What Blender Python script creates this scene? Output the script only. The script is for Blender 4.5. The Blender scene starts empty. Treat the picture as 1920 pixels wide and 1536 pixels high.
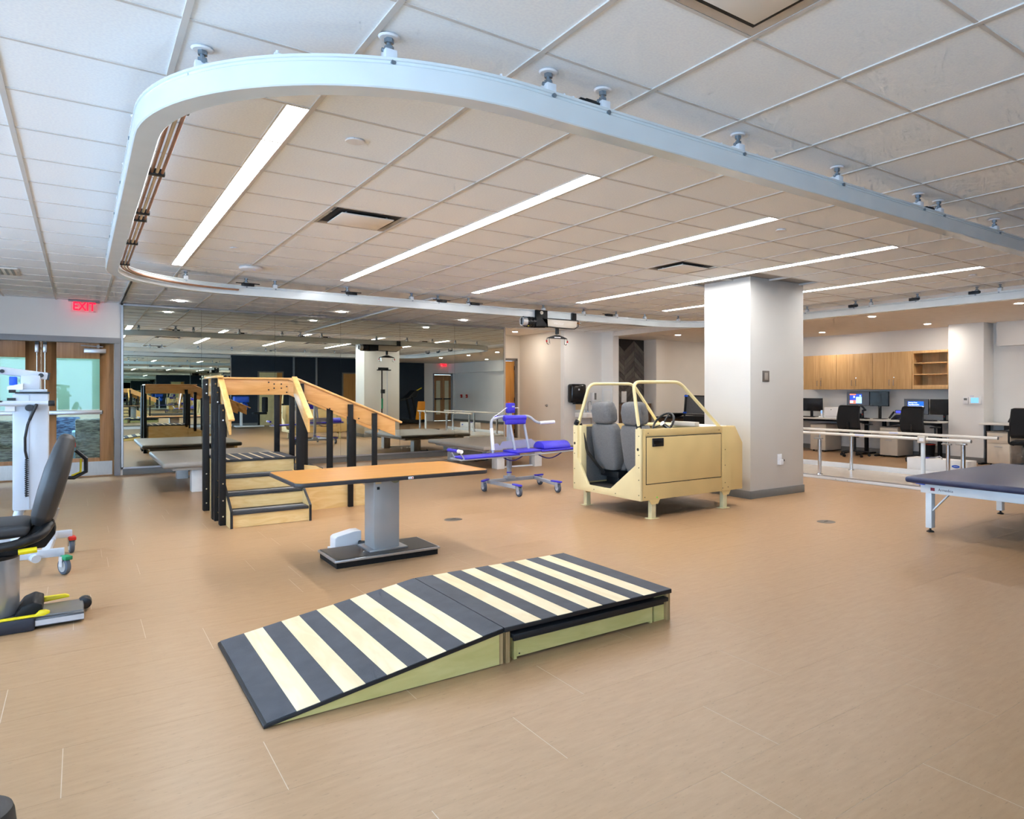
import bpy, bmesh, math, random
from mathutils import Vector, Matrix
random.seed(7)
PI = math.pi
scn = bpy.context.scene
COL = scn.collection
# ---------------------------------------------------------------- camera
cam_d = bpy.data.cameras.new('camera'); cam = bpy.data.objects.new('camera', cam_d); COL.objects.link(cam)
cam.location = (0, 0, 1.345); cam.rotation_euler = (PI/2, 0, -math.radians(37.54))
cam_d.sensor_width = 36; cam_d.lens = 36*1302/1920; cam_d.shift_x = -190/1920; cam_d.shift_y = -33/1920
cam_d.clip_start = .05; cam_d.clip_end = 200
scn.camera = cam
# ---------------------------------------------------------------- sky, view
w = bpy.data.worlds.new('sky'); scn.world = w; w.use_nodes = True
bg = w.node_tree.nodes['Background']; bg.inputs[0].default_value = (.52, .74, 1.0, 1); bg.inputs[1].default_value = 6.2
vs = scn.view_settings
vs.view_transform = 'Standard'; vs.look = 'None'; vs.gamma = 1; vs.use_curve_mapping = False; vs.exposure = 1.0
cy = scn.cycles
cy.max_bounces = 7; cy.diffuse_bounces = 4; cy.glossy_bounces = 6; cy.transmission_bounces = 4; cy.transparent_max_bounces = 8
cy.use_adaptive_sampling = True; cy.adaptive_threshold = .08; cy.adaptive_min_samples = 12
cy.caustics_reflective = False; cy.caustics_refractive = False; cy.use_denoising = True; cy.sample_clamp_indirect = 6
# daylight comes in through the windows of the left wall (portal only guides sampling of the sky)
for py0, py1 in ((-2.9, 1.2), (1.6, 5.4), (5.8, 9.4)):
    ld = bpy.data.lights.new('window_portal', 'AREA'); lo = bpy.data.objects.new('window_portal', ld); COL.objects.link(lo)
    ld.shape = 'RECTANGLE'; ld.size = 1.6; ld.size_y = py1-py0; ld.cycles.is_portal = True; ld.energy = 0
    lo.location = (-3.62, (py0+py1)/2, 1.65); lo.rotation_euler = (0, -PI/2, 0)

ld = bpy.data.lights.new('window_portal', 'AREA'); lo = bpy.data.objects.new('window_portal', ld); COL.objects.link(lo)
ld.shape = 'RECTANGLE'; ld.size = 3.8; ld.size_y = 2.0; ld.cycles.is_portal = True; ld.energy = 0
lo.location = (-1.5, -3.12, 1.5); lo.rotation_euler = (PI/2, 0, 0)

# ---------------------------------------------------------------- materials
def lin(c):
    return tuple((v/12.92 if v <= .04045 else ((v+.055)/1.055)**2.4) for v in [x/255 for x in c])
MATS = {}
def M(name, rgb, rough=.5, metal=0., var=.06, scale=8., bump=0., bscale=60., spec=.5, stretch=None, coat=0.):
    """plain painted / moulded surface with faint procedural tone variation"""
    if name in MATS: return MATS[name]
    m = bpy.data.materials.new(name); m.use_nodes = True; nt = m.node_tree; b = nt.nodes['Principled BSDF']
    c = lin(rgb)
    tc = nt.nodes.new('ShaderNodeTexCoord'); mp = nt.nodes.new('ShaderNodeMapping'); nt.links.new(tc.outputs['Object'], mp.inputs[0])
    if stretch: mp.inputs['Scale'].default_value = stretch
    nz = nt.nodes.new('ShaderNodeTexNoise'); nz.inputs['Scale'].default_value = scale; nz.inputs['Detail'].default_value = 0 if var <= .03 else 2
    nt.links.new(mp.outputs[0], nz.inputs['Vector'])
    rp = nt.nodes.new('ShaderNodeValToRGB')
    rp.color_ramp.elements[0].position = .3; rp.color_ramp.elements[1].position = .7
    rp.color_ramp.elements[0].color = tuple(v*(1-var) for v in c)+(1,); rp.color_ramp.elements[1].color = tuple(min(1, v*(1+var)) for v in c)+(1,)
    nt.links.new(nz.outputs['Fac'], rp.inputs[0]); nt.links.new(rp.outputs[0], b.inputs['Base Color'])
    b.inputs['Roughness'].default_value = rough; b.inputs['Metallic'].default_value = metal
    b.inputs['Specular IOR Level'].default_value = spec
    if coat: b.inputs['Coat Weight'].default_value = coat; b.inputs['Coat Roughness'].default_value = .15
    if bump:
        n2 = nt.nodes.new('ShaderNodeTexNoise'); n2.inputs['Scale'].default_value = bscale; n2.inputs['Detail'].default_value = 1
        nt.links.new(mp.outputs[0], n2.inputs['Vector'])
        bp = nt.nodes.new('ShaderNodeBump'); bp.inputs['Strength'].default_value = bump; bp.inputs['Distance'].default_value = .004
        nt.links.new(n2.outputs['Fac'], bp.inputs['Height']); nt.links.new(bp.outputs[0], b.inputs['Normal'])
    MATS[name] = m; return m
def WOOD(name, a, b_, stretch=(1, 12, 12), scale=2.2, rough=.4, dist=1.2, knots=False):
    if name in MATS: return MATS[name]
    m = bpy.data.materials.new(name); m.use_nodes = True; nt = m.node_tree; b = nt.nodes['Principled BSDF']
    tc = nt.nodes.new('ShaderNodeTexCoord'); mp = nt.nodes.new('ShaderNodeMapping'); nt.links.new(tc.outputs['Object'], mp.inputs[0])
    mp.inputs['Scale'].default_value = stretch
    nz = nt.nodes.new('ShaderNodeTexNoise'); nz.inputs['Scale'].default_value = scale; nz.inputs['Detail'].default_value = 4; nz.inputs['Distortion'].default_value = dist
    nt.links.new(mp.outputs[0], nz.inputs['Vector'])
    rp = nt.nodes.new('ShaderNodeValToRGB'); e = rp.color_ramp.elements
    e[0].position = .32; e[1].position = .68; e[0].color = lin(a)+(1,); e[1].color = lin(b_)+(1,)
    nt.links.new(nz.outputs['Fac'], rp.inputs[0]); out = rp.outputs[0]
    if knots:
        vo = nt.nodes.new('ShaderNodeTexVoronoi'); vo.inputs['Scale'].default_value = 3.1; nt.links.new(tc.outputs['Object'], vo.inputs['Vector'])
        r2 = nt.nodes.new('ShaderNodeValToRGB'); r2.color_ramp.elements[0].position = .03; r2.color_ramp.elements[1].position = .07
        r2.color_ramp.elements[0].color = (.45, .25, .1, 1); r2.color_ramp.elements[1].color = (1, 1, 1, 1)
        nt.links.new(vo.outputs['Distance'], r2.inputs[0])
        mx = nt.nodes.new('ShaderNodeMix'); mx.data_type = 'RGBA'; mx.blend_type = 'MULTIPLY'; mx.inputs['Factor'].default_value = .7
        nt.links.new(out, mx.inputs[6]); nt.links.new(r2.outputs[0], mx.inputs[7]); out = mx.outputs[2]
    nt.links.new(out, b.inputs['Base Color']); b.inputs['Roughness'].default_value = rough
    MATS[name] = m; return m
def EMIT(name, rgb, strength):
    if name in MATS: return MATS[name]
    m = bpy.data.materials.new(name); m.use_nodes = True; nt = m.node_tree; b = nt.nodes['Principled BSDF']
    c = lin(rgb)+(1,)
    b.inputs['Base Color'].default_value = c; b.inputs['Emission Color'].default_value = c; b.inputs['Emission Strength'].default_value = strength
    MATS[name] = m; return m
def GLASS(name, rgb, alpha=.12, rough=.02):
    if name in MATS: return MATS[name]
    m = bpy.data.materials.new(name); m.use_nodes = True; nt = m.node_tree
    for n in list(nt.nodes):
        if n.type != 'OUTPUT_MATERIAL': nt.nodes.remove(n)
    o = [n for n in nt.nodes if n.type == 'OUTPUT_MATERIAL'][0]
    t = nt.nodes.new('ShaderNodeBsdfTransparent'); t.inputs[0].default_value = lin(rgb)+(1,)
    g = nt.nodes.new('ShaderNodeBsdfGlossy'); g.inputs['Roughness'].default_value = rough
    mx = nt.nodes.new('ShaderNodeMixShader'); mx.inputs[0].default_value = alpha
    nt.links.new(t.outputs[0], mx.inputs[1]); nt.links.new(g.outputs[0], mx.inputs[2]); nt.links.new(mx.outputs[0], o.inputs[0])
    MATS[name] = m; return m

WHITE = M('wall_paint', (238, 236, 232), .62, var=.01, scale=3)
WARM = M('wall_paint_warm', (232, 222, 208), .62, var=.01, scale=3)
NAVY = M('wall_paint_navy', (34, 45, 58), .6, var=.03, scale=3)
TILE_C = M('ceiling_tile_fibre', (244, 249, 254), .85, var=.03, scale=90)
TEE = M('ceiling_tee_paint', (208, 204, 199), .5, var=.02)
GYP = M('soffit_paint', (238, 230, 220), .7, var=.02)
GREYB = M('rubber_base_grey', (124, 122, 118), .55, var=.04)
ALU = M('brushed_aluminium', (196, 198, 202), .32, .85, var=.05, scale=20, stretch=(1, 1, 30))
CHROME = M('chrome', (215, 217, 220), .12, 1., var=.02)
STEEL = M('stainless_steel', (180, 178, 174), .3, .9, var=.08, scale=14, stretch=(30, 1, 1))
RAILW = M('track_white_enamel', (214, 221, 222), .25, var=.02, coat=.4)
BLACK = M('black_plastic', (24, 24, 26), .42, var=.12)
BLACKF = M('black_mesh_fabric', (22, 22, 24), .85, var=.2, scale=200, bump=.4, bscale=400)
BLACKM = M('black_powder_coat', (20, 19, 20), .55, var=.1, scale=30, spec=.3)
CHAR = M('charcoal_antislip', (70, 73, 80), .75, var=.14, scale=9, bump=.35, bscale=300)
WHITEP = M('white_plastic', (235, 235, 236), .38, var=.02)
WHITEE = M('white_enamel_metal', (228, 233, 238), .3, var=.02, coat=.3)
GREYE = M('grey_enamel_metal', (170, 174, 182), .35, var=.04)
BLUE = M('royal_blue_vinyl', (62, 52, 196), .45, var=.06, scale=20, bump=.1, bscale=200)
BLUEB = M('bright_blue_plastic', (30, 92, 220), .4, var=.08)
NAVYV = M('navy_vinyl', (42, 52, 84), .36, var=.06, scale=16, bump=.06, bscale=250)
GREYV = M('greige_vinyl', (158, 149, 138), .38, var=.05, scale=12, bump=.06, bscale=250)
CREAM = M('cream_powder_coat', (228, 210, 160), .42, var=.03, scale=5)
SEATF = M('grey_seat_fabric', (110, 109, 108), .9, var=.1, scale=60, bump=.4, bscale=320)
PLY = WOOD('birch_plywood', (222, 184, 120), (236, 206, 148), (2, 9, 9), 1.6, .45, 1.8, True)
PLYP = WOOD('birch_top_pale', (226, 205, 160), (238, 222, 184), (9, 1.5, 9), 1.5, .4, 1.4, False)
PLYG = WOOD('birch_ply_side', (196, 180, 108), (210, 194, 126), (1.4, 8, 8), 1.6, .45, 1.6, True)
RAILWD = WOOD('maple_handrail', (216, 158, 92), (232, 180, 118), (1.2, 6, 8), 2., .32, 1.4)
RAILWDY = WOOD('maple_handrail_lengthwise', (224, 172, 98), (238, 192, 122), (6, 1.2, 8), 2., .32, 1.4)
LAM = WOOD('beech_laminate', (186, 124, 44), (200, 140, 58), (.8, 9, 9), 2.4, .34, .8)
OAKV = WOOD('oak_veneer', (198, 154, 100), (216, 176, 122), (16, 16, .9), 2., .42, .6)
DOORW = WOOD('door_veneer', (166, 118, 74), (186, 140, 94), (18, 18, .7), 2., .4, .5)
OAKD = WOOD('oak_door_veneer', (190, 128, 58), (206, 148, 78), (18, 18, .8), 2., .4, .5)
PUTTY = M('putty_metal', (204, 194, 180), .45, var=.02)
DESKW = M('desk_white_laminate', (226, 222, 214), .4, var=.02)
YEL = M('yellow_plastic', (236, 214, 10), .45, var=.05)
RED = M('red_plastic', (206, 44, 32), .4, var=.05)
GREEN = M('green_plastic', (30, 140, 92), .45, var=.08)
ORANGE = M('orange_panel', (236, 150, 20), .45, var=.05)
RUBBER = M('grey_rubber', (84, 92, 104), .7, var=.06)
COPPER = M('copper_bar', (176, 128, 100), .35, .6, var=.1, scale=20)
COPCR = M('conductor_cream', (214, 200, 176), .45, var=.04)
GROUT = M('tile_seam', (206, 186, 162), .7, var=.05)
MIRR = bpy.data.materials.new('mirror_silver'); MIRR.use_nodes = True
_b = MIRR.node_tree.nodes['Principled BSDF']; _b.inputs['Base Color'].default_value = (.80, .86, .80, 1); _b.inputs['Metallic'].default_value = 1; _b.inputs['Roughness'].default_value = .004
PANE = GLASS('clear_pane', (236, 248, 246), .03)
WINP = GLASS('window_pane', (250, 252, 255), .05)
SCREEN = M('dark_screen', (26, 22, 22), .25, var=.05)
SCREENG = EMIT('screen_idle_grey', (58, 62, 70), .5)
LIT = EMIT('light_diffuser', (250, 251, 253), 20.5)
LITD = EMIT('downlight_lens', (255, 247, 237), 200.0)

def floor_mat():
    m = bpy.data.materials.new('linoleum_tan'); m.use_nodes = True; nt = m.node_tree; b = nt.nodes['Principled BSDF']
    ge = nt.nodes.new('ShaderNodeNewGeometry')
    mp = nt.nodes.new('ShaderNodeMapping'); nt.links.new(ge.outputs['Position'], mp.inputs[0]); mp.inputs['Scale'].default_value = (3, 14, 1)
    n1 = nt.nodes.new('ShaderNodeTexNoise'); n1.inputs['Scale'].default_value = 2.4; n1.inputs['Detail'].default_value = 5; n1.inputs['Roughness'].default_value = .65
    nt.links.new(mp.outputs[0], n1.inputs['Vector'])
    rp = nt.nodes.new('ShaderNodeValToRGB'); e = rp.color_ramp.elements
    e[0].position = .25; e[1].position = .75; e[0].color = lin((168, 133, 96))+(1,); e[1].color = lin((181, 146, 109))+(1,)
    nt.links.new(n1.outputs['Fac'], rp.inputs[0])
    n2 = nt.nodes.new('ShaderNodeTexNoise'); n2.inputs['Scale'].default_value = 11; n2.inputs['Detail'].default_value = 2
    nt.links.new(mp.outputs[0], n2.inputs['Vector'])
    r2 = nt.nodes.new('ShaderNodeValToRGB'); r2.color_ramp.elements[0].position = .27; r2.color_ramp.elements[1].position = .34
    r2.color_ramp.elements[0].color = (.62, .6, .6, 1); r2.color_ramp.elements[1].color = (1, 1, 1, 1)
    nt.links.new(n2.outputs['Fac'], r2.inputs[0])
    mx = nt.nodes.new('ShaderNodeMix'); mx.data_type = 'RGBA'; mx.blend_type = 'MULTIPLY'; mx.inputs['Factor'].default_value = .8
    nt.links.new(rp.outputs[0], mx.inputs[6]); nt.links.new(r2.outputs[0], mx.inputs[7]); nt.links.new(mx.outputs[2], b.inputs['Base Color'])
    b.inputs['Roughness'].default_value = .36; b.inputs['Specular IOR Level'].default_value = .38
    return m
FLOORM = floor_mat()
def fabric_pat(name, a, b_):
    m = bpy.data.materials.new(name); m.use_nodes = True; nt = m.node_tree; b = nt.nodes['Principled BSDF']
    tc = nt.nodes.new('ShaderNodeTexCoord'); mp = nt.nodes.new('ShaderNodeMapping'); nt.links.new(tc.outputs['Object'], mp.inputs[0]); mp.inputs['Scale'].default_value = (4, 4, 22)
    nz = nt.nodes.new('ShaderNodeTexNoise'); nz.inputs['Scale'].default_value = 3; nz.inputs['Detail'].default_value = 5; nt.links.new(mp.outputs[0], nz.inputs['Vector'])
    rp = nt.nodes.new('ShaderNodeValToRGB'); e = rp.color_ramp.elements; e[0].position = .42; e[1].position = .6
    e[0].color = lin(a)+(1,); e[1].color = lin(b_)+(1,)
    nt.links.new(nz.outputs['Fac'], rp.inputs[0]); nt.links.new(rp.outputs[0], b.inputs['Base Color']); b.inputs['Roughness'].default_value = .9
    return m
FABG = fabric_pat('grey_woven_pattern', (60, 72, 80), (150, 160, 160))
FABB = fabric_pat('blue_woven_pattern', (24, 44, 92), (96, 130, 180))

# ---------------------------------------------------------------- mesh helpers
class MB:
    def __init__(s): s.v = []; s.f = []
    def add(s, vs_, fs):
        o = len(s.v); s.v += [tuple(p) for p in vs_]; s.f += [tuple(i+o for i in f) for f in fs]; return s
    def box(s, x0, y0, z0, x1, y1, z1, mt=None):
        x0, x1 = sorted((x0, x1)); y0, y1 = sorted((y0, y1)); z0, z1 = sorted((z0, z1))
        vs_ = [Vector(p) for p in ((x0,y0,z0),(x1,y0,z0),(x1,y1,z0),(x0,y1,z0),(x0,y0,z1),(x1,y0,z1),(x1,y1,z1),(x0,y1,z1))]
        if mt is not None: vs_ = [mt @ p for p in vs_]
        return s.add(vs_, ((3,2,1,0),(4,5,6,7),(0,1,5,4),(1,2,6,5),(2,3,7,6),(3,0,4,7)))
    def bar(s, p, q, wx, wz, up=(0, 0, 1)):
        """rectangular bar from p to q, width wx sideways, wz along up"""
        p = Vector(p); q = Vector(q); d = (q-p).normalized(); u = Vector(up)
        r = d.cross(u)
        if r.length < 1e-5: r = d.cross(Vector((1, 0, 0)))
        r.normalize(); u = r.cross(d).normalized()
        vs_ = []
        for c in (p, q):
            for a, b in ((-1,-1),(1,-1),(1,1),(-1,1)): vs_.append(c+r*(a*wx/2)+u*(b*wz/2))
        return s.add(vs_, ((3,2,1,0),(4,5,6,7),(0,1,5,4),(1,2,6,5),(2,3,7,6),(3,0,4,7)))
    def cyl(s, p, q, r, r2=None, n=16):
        p = Vector(p); q = Vector(q); d = (q-p).normalized(); r2 = r if r2 is None else r2
        a = d.orthogonal().normalized(); b = d.cross(a)
        vs_ = [p+(a*math.cos(t)+b*math.sin(t))*r for t in [2*PI*i/n for i in range(n)]]+[q+(a*math.cos(t)+b*math.sin(t))*r2 for t in [2*PI*i/n for i in range(n)]]
        fs = [(i, (i+1) % n, n+(i+1) % n, n+i) for i in range(n)]+[tuple(range(n-1, -1, -1)), tuple(range(n, 2*n))]
        return s.add(vs_, fs)
    def tube(s, pts, r, n=10, closed=False):
        pts = [Vector(p) for p in pts]; N = len(pts); rings = []; a = None
        for i, p in enumerate(pts):
            if closed: t = pts[(i+1) % N]-pts[i-1]
            else: t = pts[min(i+1, N-1)]-pts[max(i-1, 0)]
            t.normalize()
            a = t.orthogonal().normalized() if a is None else (a-t*a.dot(t)).normalized()
            b = t.cross(a); rings.append([p+(a*math.cos(u)+b*math.sin(u))*r for u in [2*PI*k/n for k in range(n)]])
        vs_ = [p for rg in rings for p in rg]; fs = []
        for i in range(N if closed else N-1):
            j = (i+1) % N
            for k in range(n): fs.append((i*n+k, i*n+(k+1) % n, j*n+(k+1) % n, j*n+k))
        if not closed: fs += [tuple(range(n-1, -1, -1)), tuple(range((N-1)*n, N*n))]
        return s.add(vs_, fs)
    def prism(s, poly, axis, a0, a1):
        """poly of (u,v): axis x -> (y,z), y -> (x,z), z -> (x,y)"""
        def P(u, v, a): return {'x': (a, u, v), 'y': (u, a, v), 'z': (u, v, a)}[axis]
        n = len(poly); vs_ = [P(u, v, a0) for u, v in poly]+[P(u, v, a1) for u, v in poly]
        fs = [(i, (i+1) % n, n+(i+1) % n, n+i) for i in range(n)]+[tuple(range(n-1, -1, -1)), tuple(range(n, 2*n))]
        return s.add(vs_, fs)
    def lathe(s, prof, c=(0, 0, 0), n=24):
        vs_ = []; fs = []; m = len(prof)
        for i in range(n):
            t = 2*PI*i/n
            for r, z in prof: vs_.append((c[0]+r*math.cos(t), c[1]+r*math.sin(t), c[2]+z))
        for i in range(n):
            for k in range(m-1): fs.append((i*m+k, ((i+1) % n)*m+k, ((i+1) % n)*m+k+1, i*m+k+1))
        return s.add(vs_, fs)
    def ell(s, c, r, n=16, m=10, rot=None):
        c = Vector(c); vs_ = []; fs = []
        for i in range(m+1):
            ph = PI*i/m
            for k in range(n):
                t = 2*PI*k/n; p = Vector((r[0]*math.sin(ph)*math.cos(t), r[1]*math.sin(ph)*math.sin(t), r[2]*math.cos(ph)))
                vs_.append(c+(rot @ p if rot is not None else p))
        for i in range(m):
            for k in range(n): fs.append((i*n+k, (i+1)*n+k, (i+1)*n+(k+1) % n, i*n+(k+1) % n))
        return s.add(vs_, fs)
    def mesh(s, name, mat, bevel=0, seg=2, off=(0, 0, 0), smooth=38):
        me = bpy.data.meshes.new(name); o = Vector(off)
        me.from_pydata([tuple(Vector(p)-o) for p in s.v], [], s.f)
        bm = bmesh.new(); bm.from_mesh(me)
        bmesh.ops.remove_doubles(bm, verts=bm.verts, dist=1e-6)
        bmesh.ops.recalc_face_normals(bm, faces=bm.faces)
        if bevel:
            ed = [e for e in bm.edges if len(e.link_faces) == 2 and e.calc_face_angle(0) > math.radians(25)]
            bmesh.ops.bevel(bm, geom=ed, offset=bevel, segments=seg, affect='EDGES', profile=.5, clamp_overlap=True)
        bm.to_mesh(me); bm.free()
        for p in me.polygons: p.use_smooth = True
        me.set_sharp_from_angle(angle=math.radians(smooth))
        me.materials.append(mat); return me
    def build(s, name, mat, parent=None, bevel=0, seg=2, smooth=38):
        off = Vector((0, 0, 0)); r = parent
        while r is not None: off += Vector(r.location); r = r.parent
        o = bpy.data.objects.new(name, s.mesh(name, mat, bevel, seg, off, smooth)); COL.objects.link(o); o.parent = parent
        return o
def tag(o, label=None, cat=None, group=None, kind=None):
    if label: o['label'] = label
    if cat: o['category'] = cat
    if group: o['group'] = group
    if kind: o['kind'] = kind
    return o
def thing(name, label, cat, loc=(0, 0, 0), group=None, kind=None):
    o = bpy.data.objects.new(name, None); COL.objects.link(o); o.location = loc; o.empty_display_size = .1
    return tag(o, label, cat, group, kind)
def copy_tree(o, parent=None):
    c = o.copy(); COL.objects.link(c); c.parent = parent
    for ch in list(o.children): copy_tree(ch, c)
    return c
def clone(proto, loc, rz=0, label=None, group=None):
    c = copy_tree(proto); c.location = loc; c.rotation_euler = (0, 0, rz)
    if label: c['label'] = label
    if group: c['group'] = group
    return c
def rrect(x0, y0, x1, y1, r, n=6):
    out = []
    for cx, cy_, t0 in ((x1-r, y1-r, 0), (x0+r, y1-r, PI/2), (x0+r, y0+r, PI), (x1-r, y0+r, 1.5*PI)):
        for i in range(n+1):
            t = t0+PI/2*i/n; out.append((cx+r*math.cos(t), cy_+r*math.sin(t)))
    return out
def arc(pts, r, n=6):
    """round the corners of a polyline with radius r"""
    P = [Vector(p) for p in pts]; out = [P[0]]
    for i in range(1, len(P)-1):
        a = (P[i-1]-P[i]); b = (P[i+1]-P[i]); d = min(r, a.length*.49, b.length*.49)
        p0 = P[i]+a.normalized()*d; p1 = P[i]+b.normalized()*d
        for k in range(n+1):
            t = k/n; out.append(p0*(1-t)**2+P[i]*2*t*(1-t)+p1*t*t)
    return out+[P[-1]]
def text(body, name, mat, size, loc, rot, parent, depth=.002, squeeze=1., bold=0.):
    cu = bpy.data.curves.new(name, 'FONT'); cu.body = body; cu.size = size; cu.extrude = depth; cu.align_x = 'CENTER'; cu.align_y = 'CENTER'; cu.offset = bold
    t = bpy.data.objects.new(name+'_curve', cu); COL.objects.link(t)
    bpy.context.view_layer.update()
    me = bpy.data.meshes.new_from_object(t.evaluated_get(bpy.context.evaluated_depsgraph_get()))
    bpy.data.objects.remove(t); bpy.data.curves.remove(cu)
    me.materials.clear(); me.materials.append(mat)
    o = bpy.data.objects.new(name, me); COL.objects.link(o); o.parent = parent
    off = Vector((0, 0, 0)); r = parent
    while r is not None: off += Vector(r.location); r = r.parent
    o.location = Vector(loc)-off; o.rotation_euler = rot; o.scale = (squeeze, 1, 1)
    return o
RX = (PI/2, 0, 0)            # lettering that faces -Y
RLX = (PI/2, 0, -PI/2)       # lettering that faces -X

# ---------------------------------------------------------------- view test used to choose which tiles stand alone
FWD = Vector((math.sin(math.radians(37.54)), math.cos(math.radians(37.54)), 0)); RGT = Vector((FWD.y, -FWD.x, 0))
def in_view(x, y, z, pad=.06):
    d = Vector((x, y, z))-Vector((0, 0, 1.345)); zz = d.dot(FWD)
    if zz < .4: return False
    u = (1150+1302*d.dot(RGT)/zz)/1920; v = (735-1302*d.z/zz)/1536
    return -pad < u < 1+pad and -pad < v < 1+pad
CE = 2.775; YW = 13.72; XL = -3.6; YN = -3.6; XR = 13.9; XS = 10.0; ZS = 2.66
YN = -3.1
def S(o): return tag(o, kind='structure')
# ================================================================ floor
floor = S(MB().box(-4, -3.6, -.06, 15, 18, -.0004).build('floor', GROUT))
TL, TWd = 1.2192, .4064
known = {0: .56, -1: 1.42, 1: -.05, -2: 3.335, -3: 3.02, -4: 2.42, 3: -.257, 4: .555, 5: .286}
ft = []
for r in range(-14, 39):
    y0 = 2.53+TWd*r; y1 = y0+TWd
    if y1 < YN or y0 > 17.5: continue
    ph = known.get(r, random.uniform(0, TL)); k0 = int((XL-ph)//TL)-1
    for k in range(k0, k0+18):
        x0 = ph+k*TL
        if x0 > 14.2 or x0+TL < XL: continue
        ft.append((x0+.0015, y0+.0006, x0+TL-.0015, y1-.0006))
vis = sorted([t for t in ft if in_view((t[0]+t[2])/2, (t[1]+t[3])/2, 0, .25) and t[1] < 13.6], key=lambda t: (t[0]+t[2])**2+(t[1]+t[3])**2)[:300]
vset = set(vis)
tile_me = MB().box(-TL/2+.0015, -TWd/2+.0006, -.004, TL/2-.0015, TWd/2-.0006, 0).mesh('floor_tile', FLOORM)
for t in vis:
    o = bpy.data.objects.new('floor_tile', tile_me); COL.objects.link(o); o.parent = floor
    o.location = ((t[0]+t[2])/2, (t[1]+t[3])/2, 0)
mb = MB()
for t in ft:
    if t not in vset: mb.box(t[0], t[1], -.004, t[2], t[3], 0)
tag(mb.build('floor_tile_rest', FLOORM, floor), kind='stuff')

# ================================================================ ceiling grid
ceiling = S(MB().box(XL-.1, YN-.1, CE+.02, XR+.2, YW+.15, CE+.12).build('ceiling', M('ceiling_deck', (150, 148, 146), .9)))
G = .6096
XK = lambda k: 1.54+G*k
YJ = lambda j: 3.71+G*j
LIGHTK = (-1, 2, 5, 8, 11)              # tee lines with a linear light along their -X side
VENTS = {(0, 3), (6, 3), (0, -4)}
ct = []
for k in range(-9, 14):
    for j in range(-12, 17):
        x0, x1, y0, y1 = max(XK(k), XL), min(XK(k+1), XS), max(YJ(j), YN), min(YJ(j+1), YW)
        if x1-x0 < .05 or y1-y0 < .05 or (k, j) in VENTS: continue
        if k+1 in LIGHTK and 0 <= j < 9: x1 = x1-.115
        if 6.62 < (x0+x1)/2 < 7.72 and 5.83 < (y0+y1)/2 < 6.65: continue
        ct.append((x0+.006, y0+.006, x1-.006, y1-.006))
visc = sorted([t for t in ct if in_view((t[0]+t[2])/2, (t[1]+t[3])/2, CE, .12)], key=lambda t: (t[0]+t[2])**2+(t[1]+t[3])**2)[:300]
vset = set(visc); cache = {}
for t in visc:
    key = (round(t[2]-t[0], 3), round(t[3]-t[1], 3))
    if key not in cache: cache[key] = MB().box(-key[0]/2, -key[1]/2, 0, key[0]/2, key[1]/2, .014).mesh('ceiling_tile', TILE_C)
    o = bpy.data.objects.new('ceiling_tile', cache[key]); COL.objects.link(o); o.parent = ceiling
    o.location = ((t[0]+t[2])/2, (t[1]+t[3])/2, CE)
mb = MB()
for t in ct:
    if t not in vset: mb.box(t[0], t[1], CE, t[2], t[3], CE+.014)
tag(mb.build('ceiling_tile_rest', TILE_C, ceiling), kind='stuff')
for k in range(-8, 14): MB().box(XK(k)-.012, YN, CE-.006, XK(k)+.012, YW, CE+.016).build('grid_tee', TEE, ceiling)
for j in range(-11, 17):
    if YN < YJ(j) < YW: MB().box(XL, YJ(j)-.009, CE-.004, XS, YJ(j)+.009, CE+.015).build('grid_tee', TEE, ceiling)
# gypsum soffit over the desk alcove and the corridor
S(MB().box(XS, YN, ZS, XR+.1, 13.75, CE+.02).build('ceiling_soffit', GYP))
S(MB().box(7.3, YW, CE, 10.2, 15.7, CE+.08).build('ceiling_corridor', GYP))

# ================================================================ walls
D0, D1, DH = -1.40, .46, 2.15
S(MB().box(XL, YW, 0, D0, YW+.15, CE+.02).box(D0, YW, DH, D1, YW+.15, CE+.02).box(D1, YW, 0, 7.5, YW+.15, CE+.02).build('wall_far', WHITE))
wl = MB(); wins = [(-2.9, 1.2), (1.6, 5.4), (5.8, 9.4)]; ye = YN-.15
for a, b in wins:
    wl.box(XL-.2, ye, 0, XL, a, CE+.02); wl.box(XL-.2, a, 0, XL, b, .85); wl.box(XL-.2, a, 2.45, XL, b, CE+.02); ye = b
wl.box(XL-.2, ye, 0, XL, 17.6, CE+.02)
S(wl.build('wall_left', WHITE))
for i, (a, b) in enumerate(wins):
    wn = S(bpy.data.objects.new(f'window_{i+1}', None)); COL.objects.link(wn); wn.location = (XL-.1, a, .85)
    fr = MB()
    fr.box(XL-.13, a, .85, XL-.07, b, .90).box(XL-.13, a, 2.40, XL-.07, b, 2.45)
    for t in (0, .333, .667, 1): y = a+(b-a-.05)*t; fr.box(XL-.13, y, .90, XL-.07, y+.05, 2.40)
    fr.build('window_frame', ALU, wn, .003)
    for q in range(3):
        y0 = a+(b-a-.05)*q/3+.05; y1 = a+(b-a-.05)*(q+1)/3
        MB().box(XL-.103, y0, .90, XL-.097, y1, 2.40).build('pane', WINP, wn)
S(MB().box(XL-.2, YN-.15, 0, -3.4, YN, CE+.02).box(-3.4, YN-.15, 0, .4, YN, .5).box(-3.4, YN-.15, 2.5, .4, YN, CE+.02).box(.4, YN-.15, 0, 12.97, YN, CE+.02).box(12.97, YN-.15, 2.15, XR, YN, CE+.02).box(XR-.03, YN-.15, 0, XR+.1, YN, CE+.02).build('wall_near', WHITE))
wn = S(bpy.data.objects.new('window_4', None)); COL.objects.link(wn); wn.location = (-3.4, YN-.1, .5)  # unseen window added behind the camera for more daylight
fr = MB().box(-3.4, YN-.13, .5, .4, YN-.07, .55).box(-3.4, YN-.13, 2.45, .4, YN-.07, 2.5)
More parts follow.
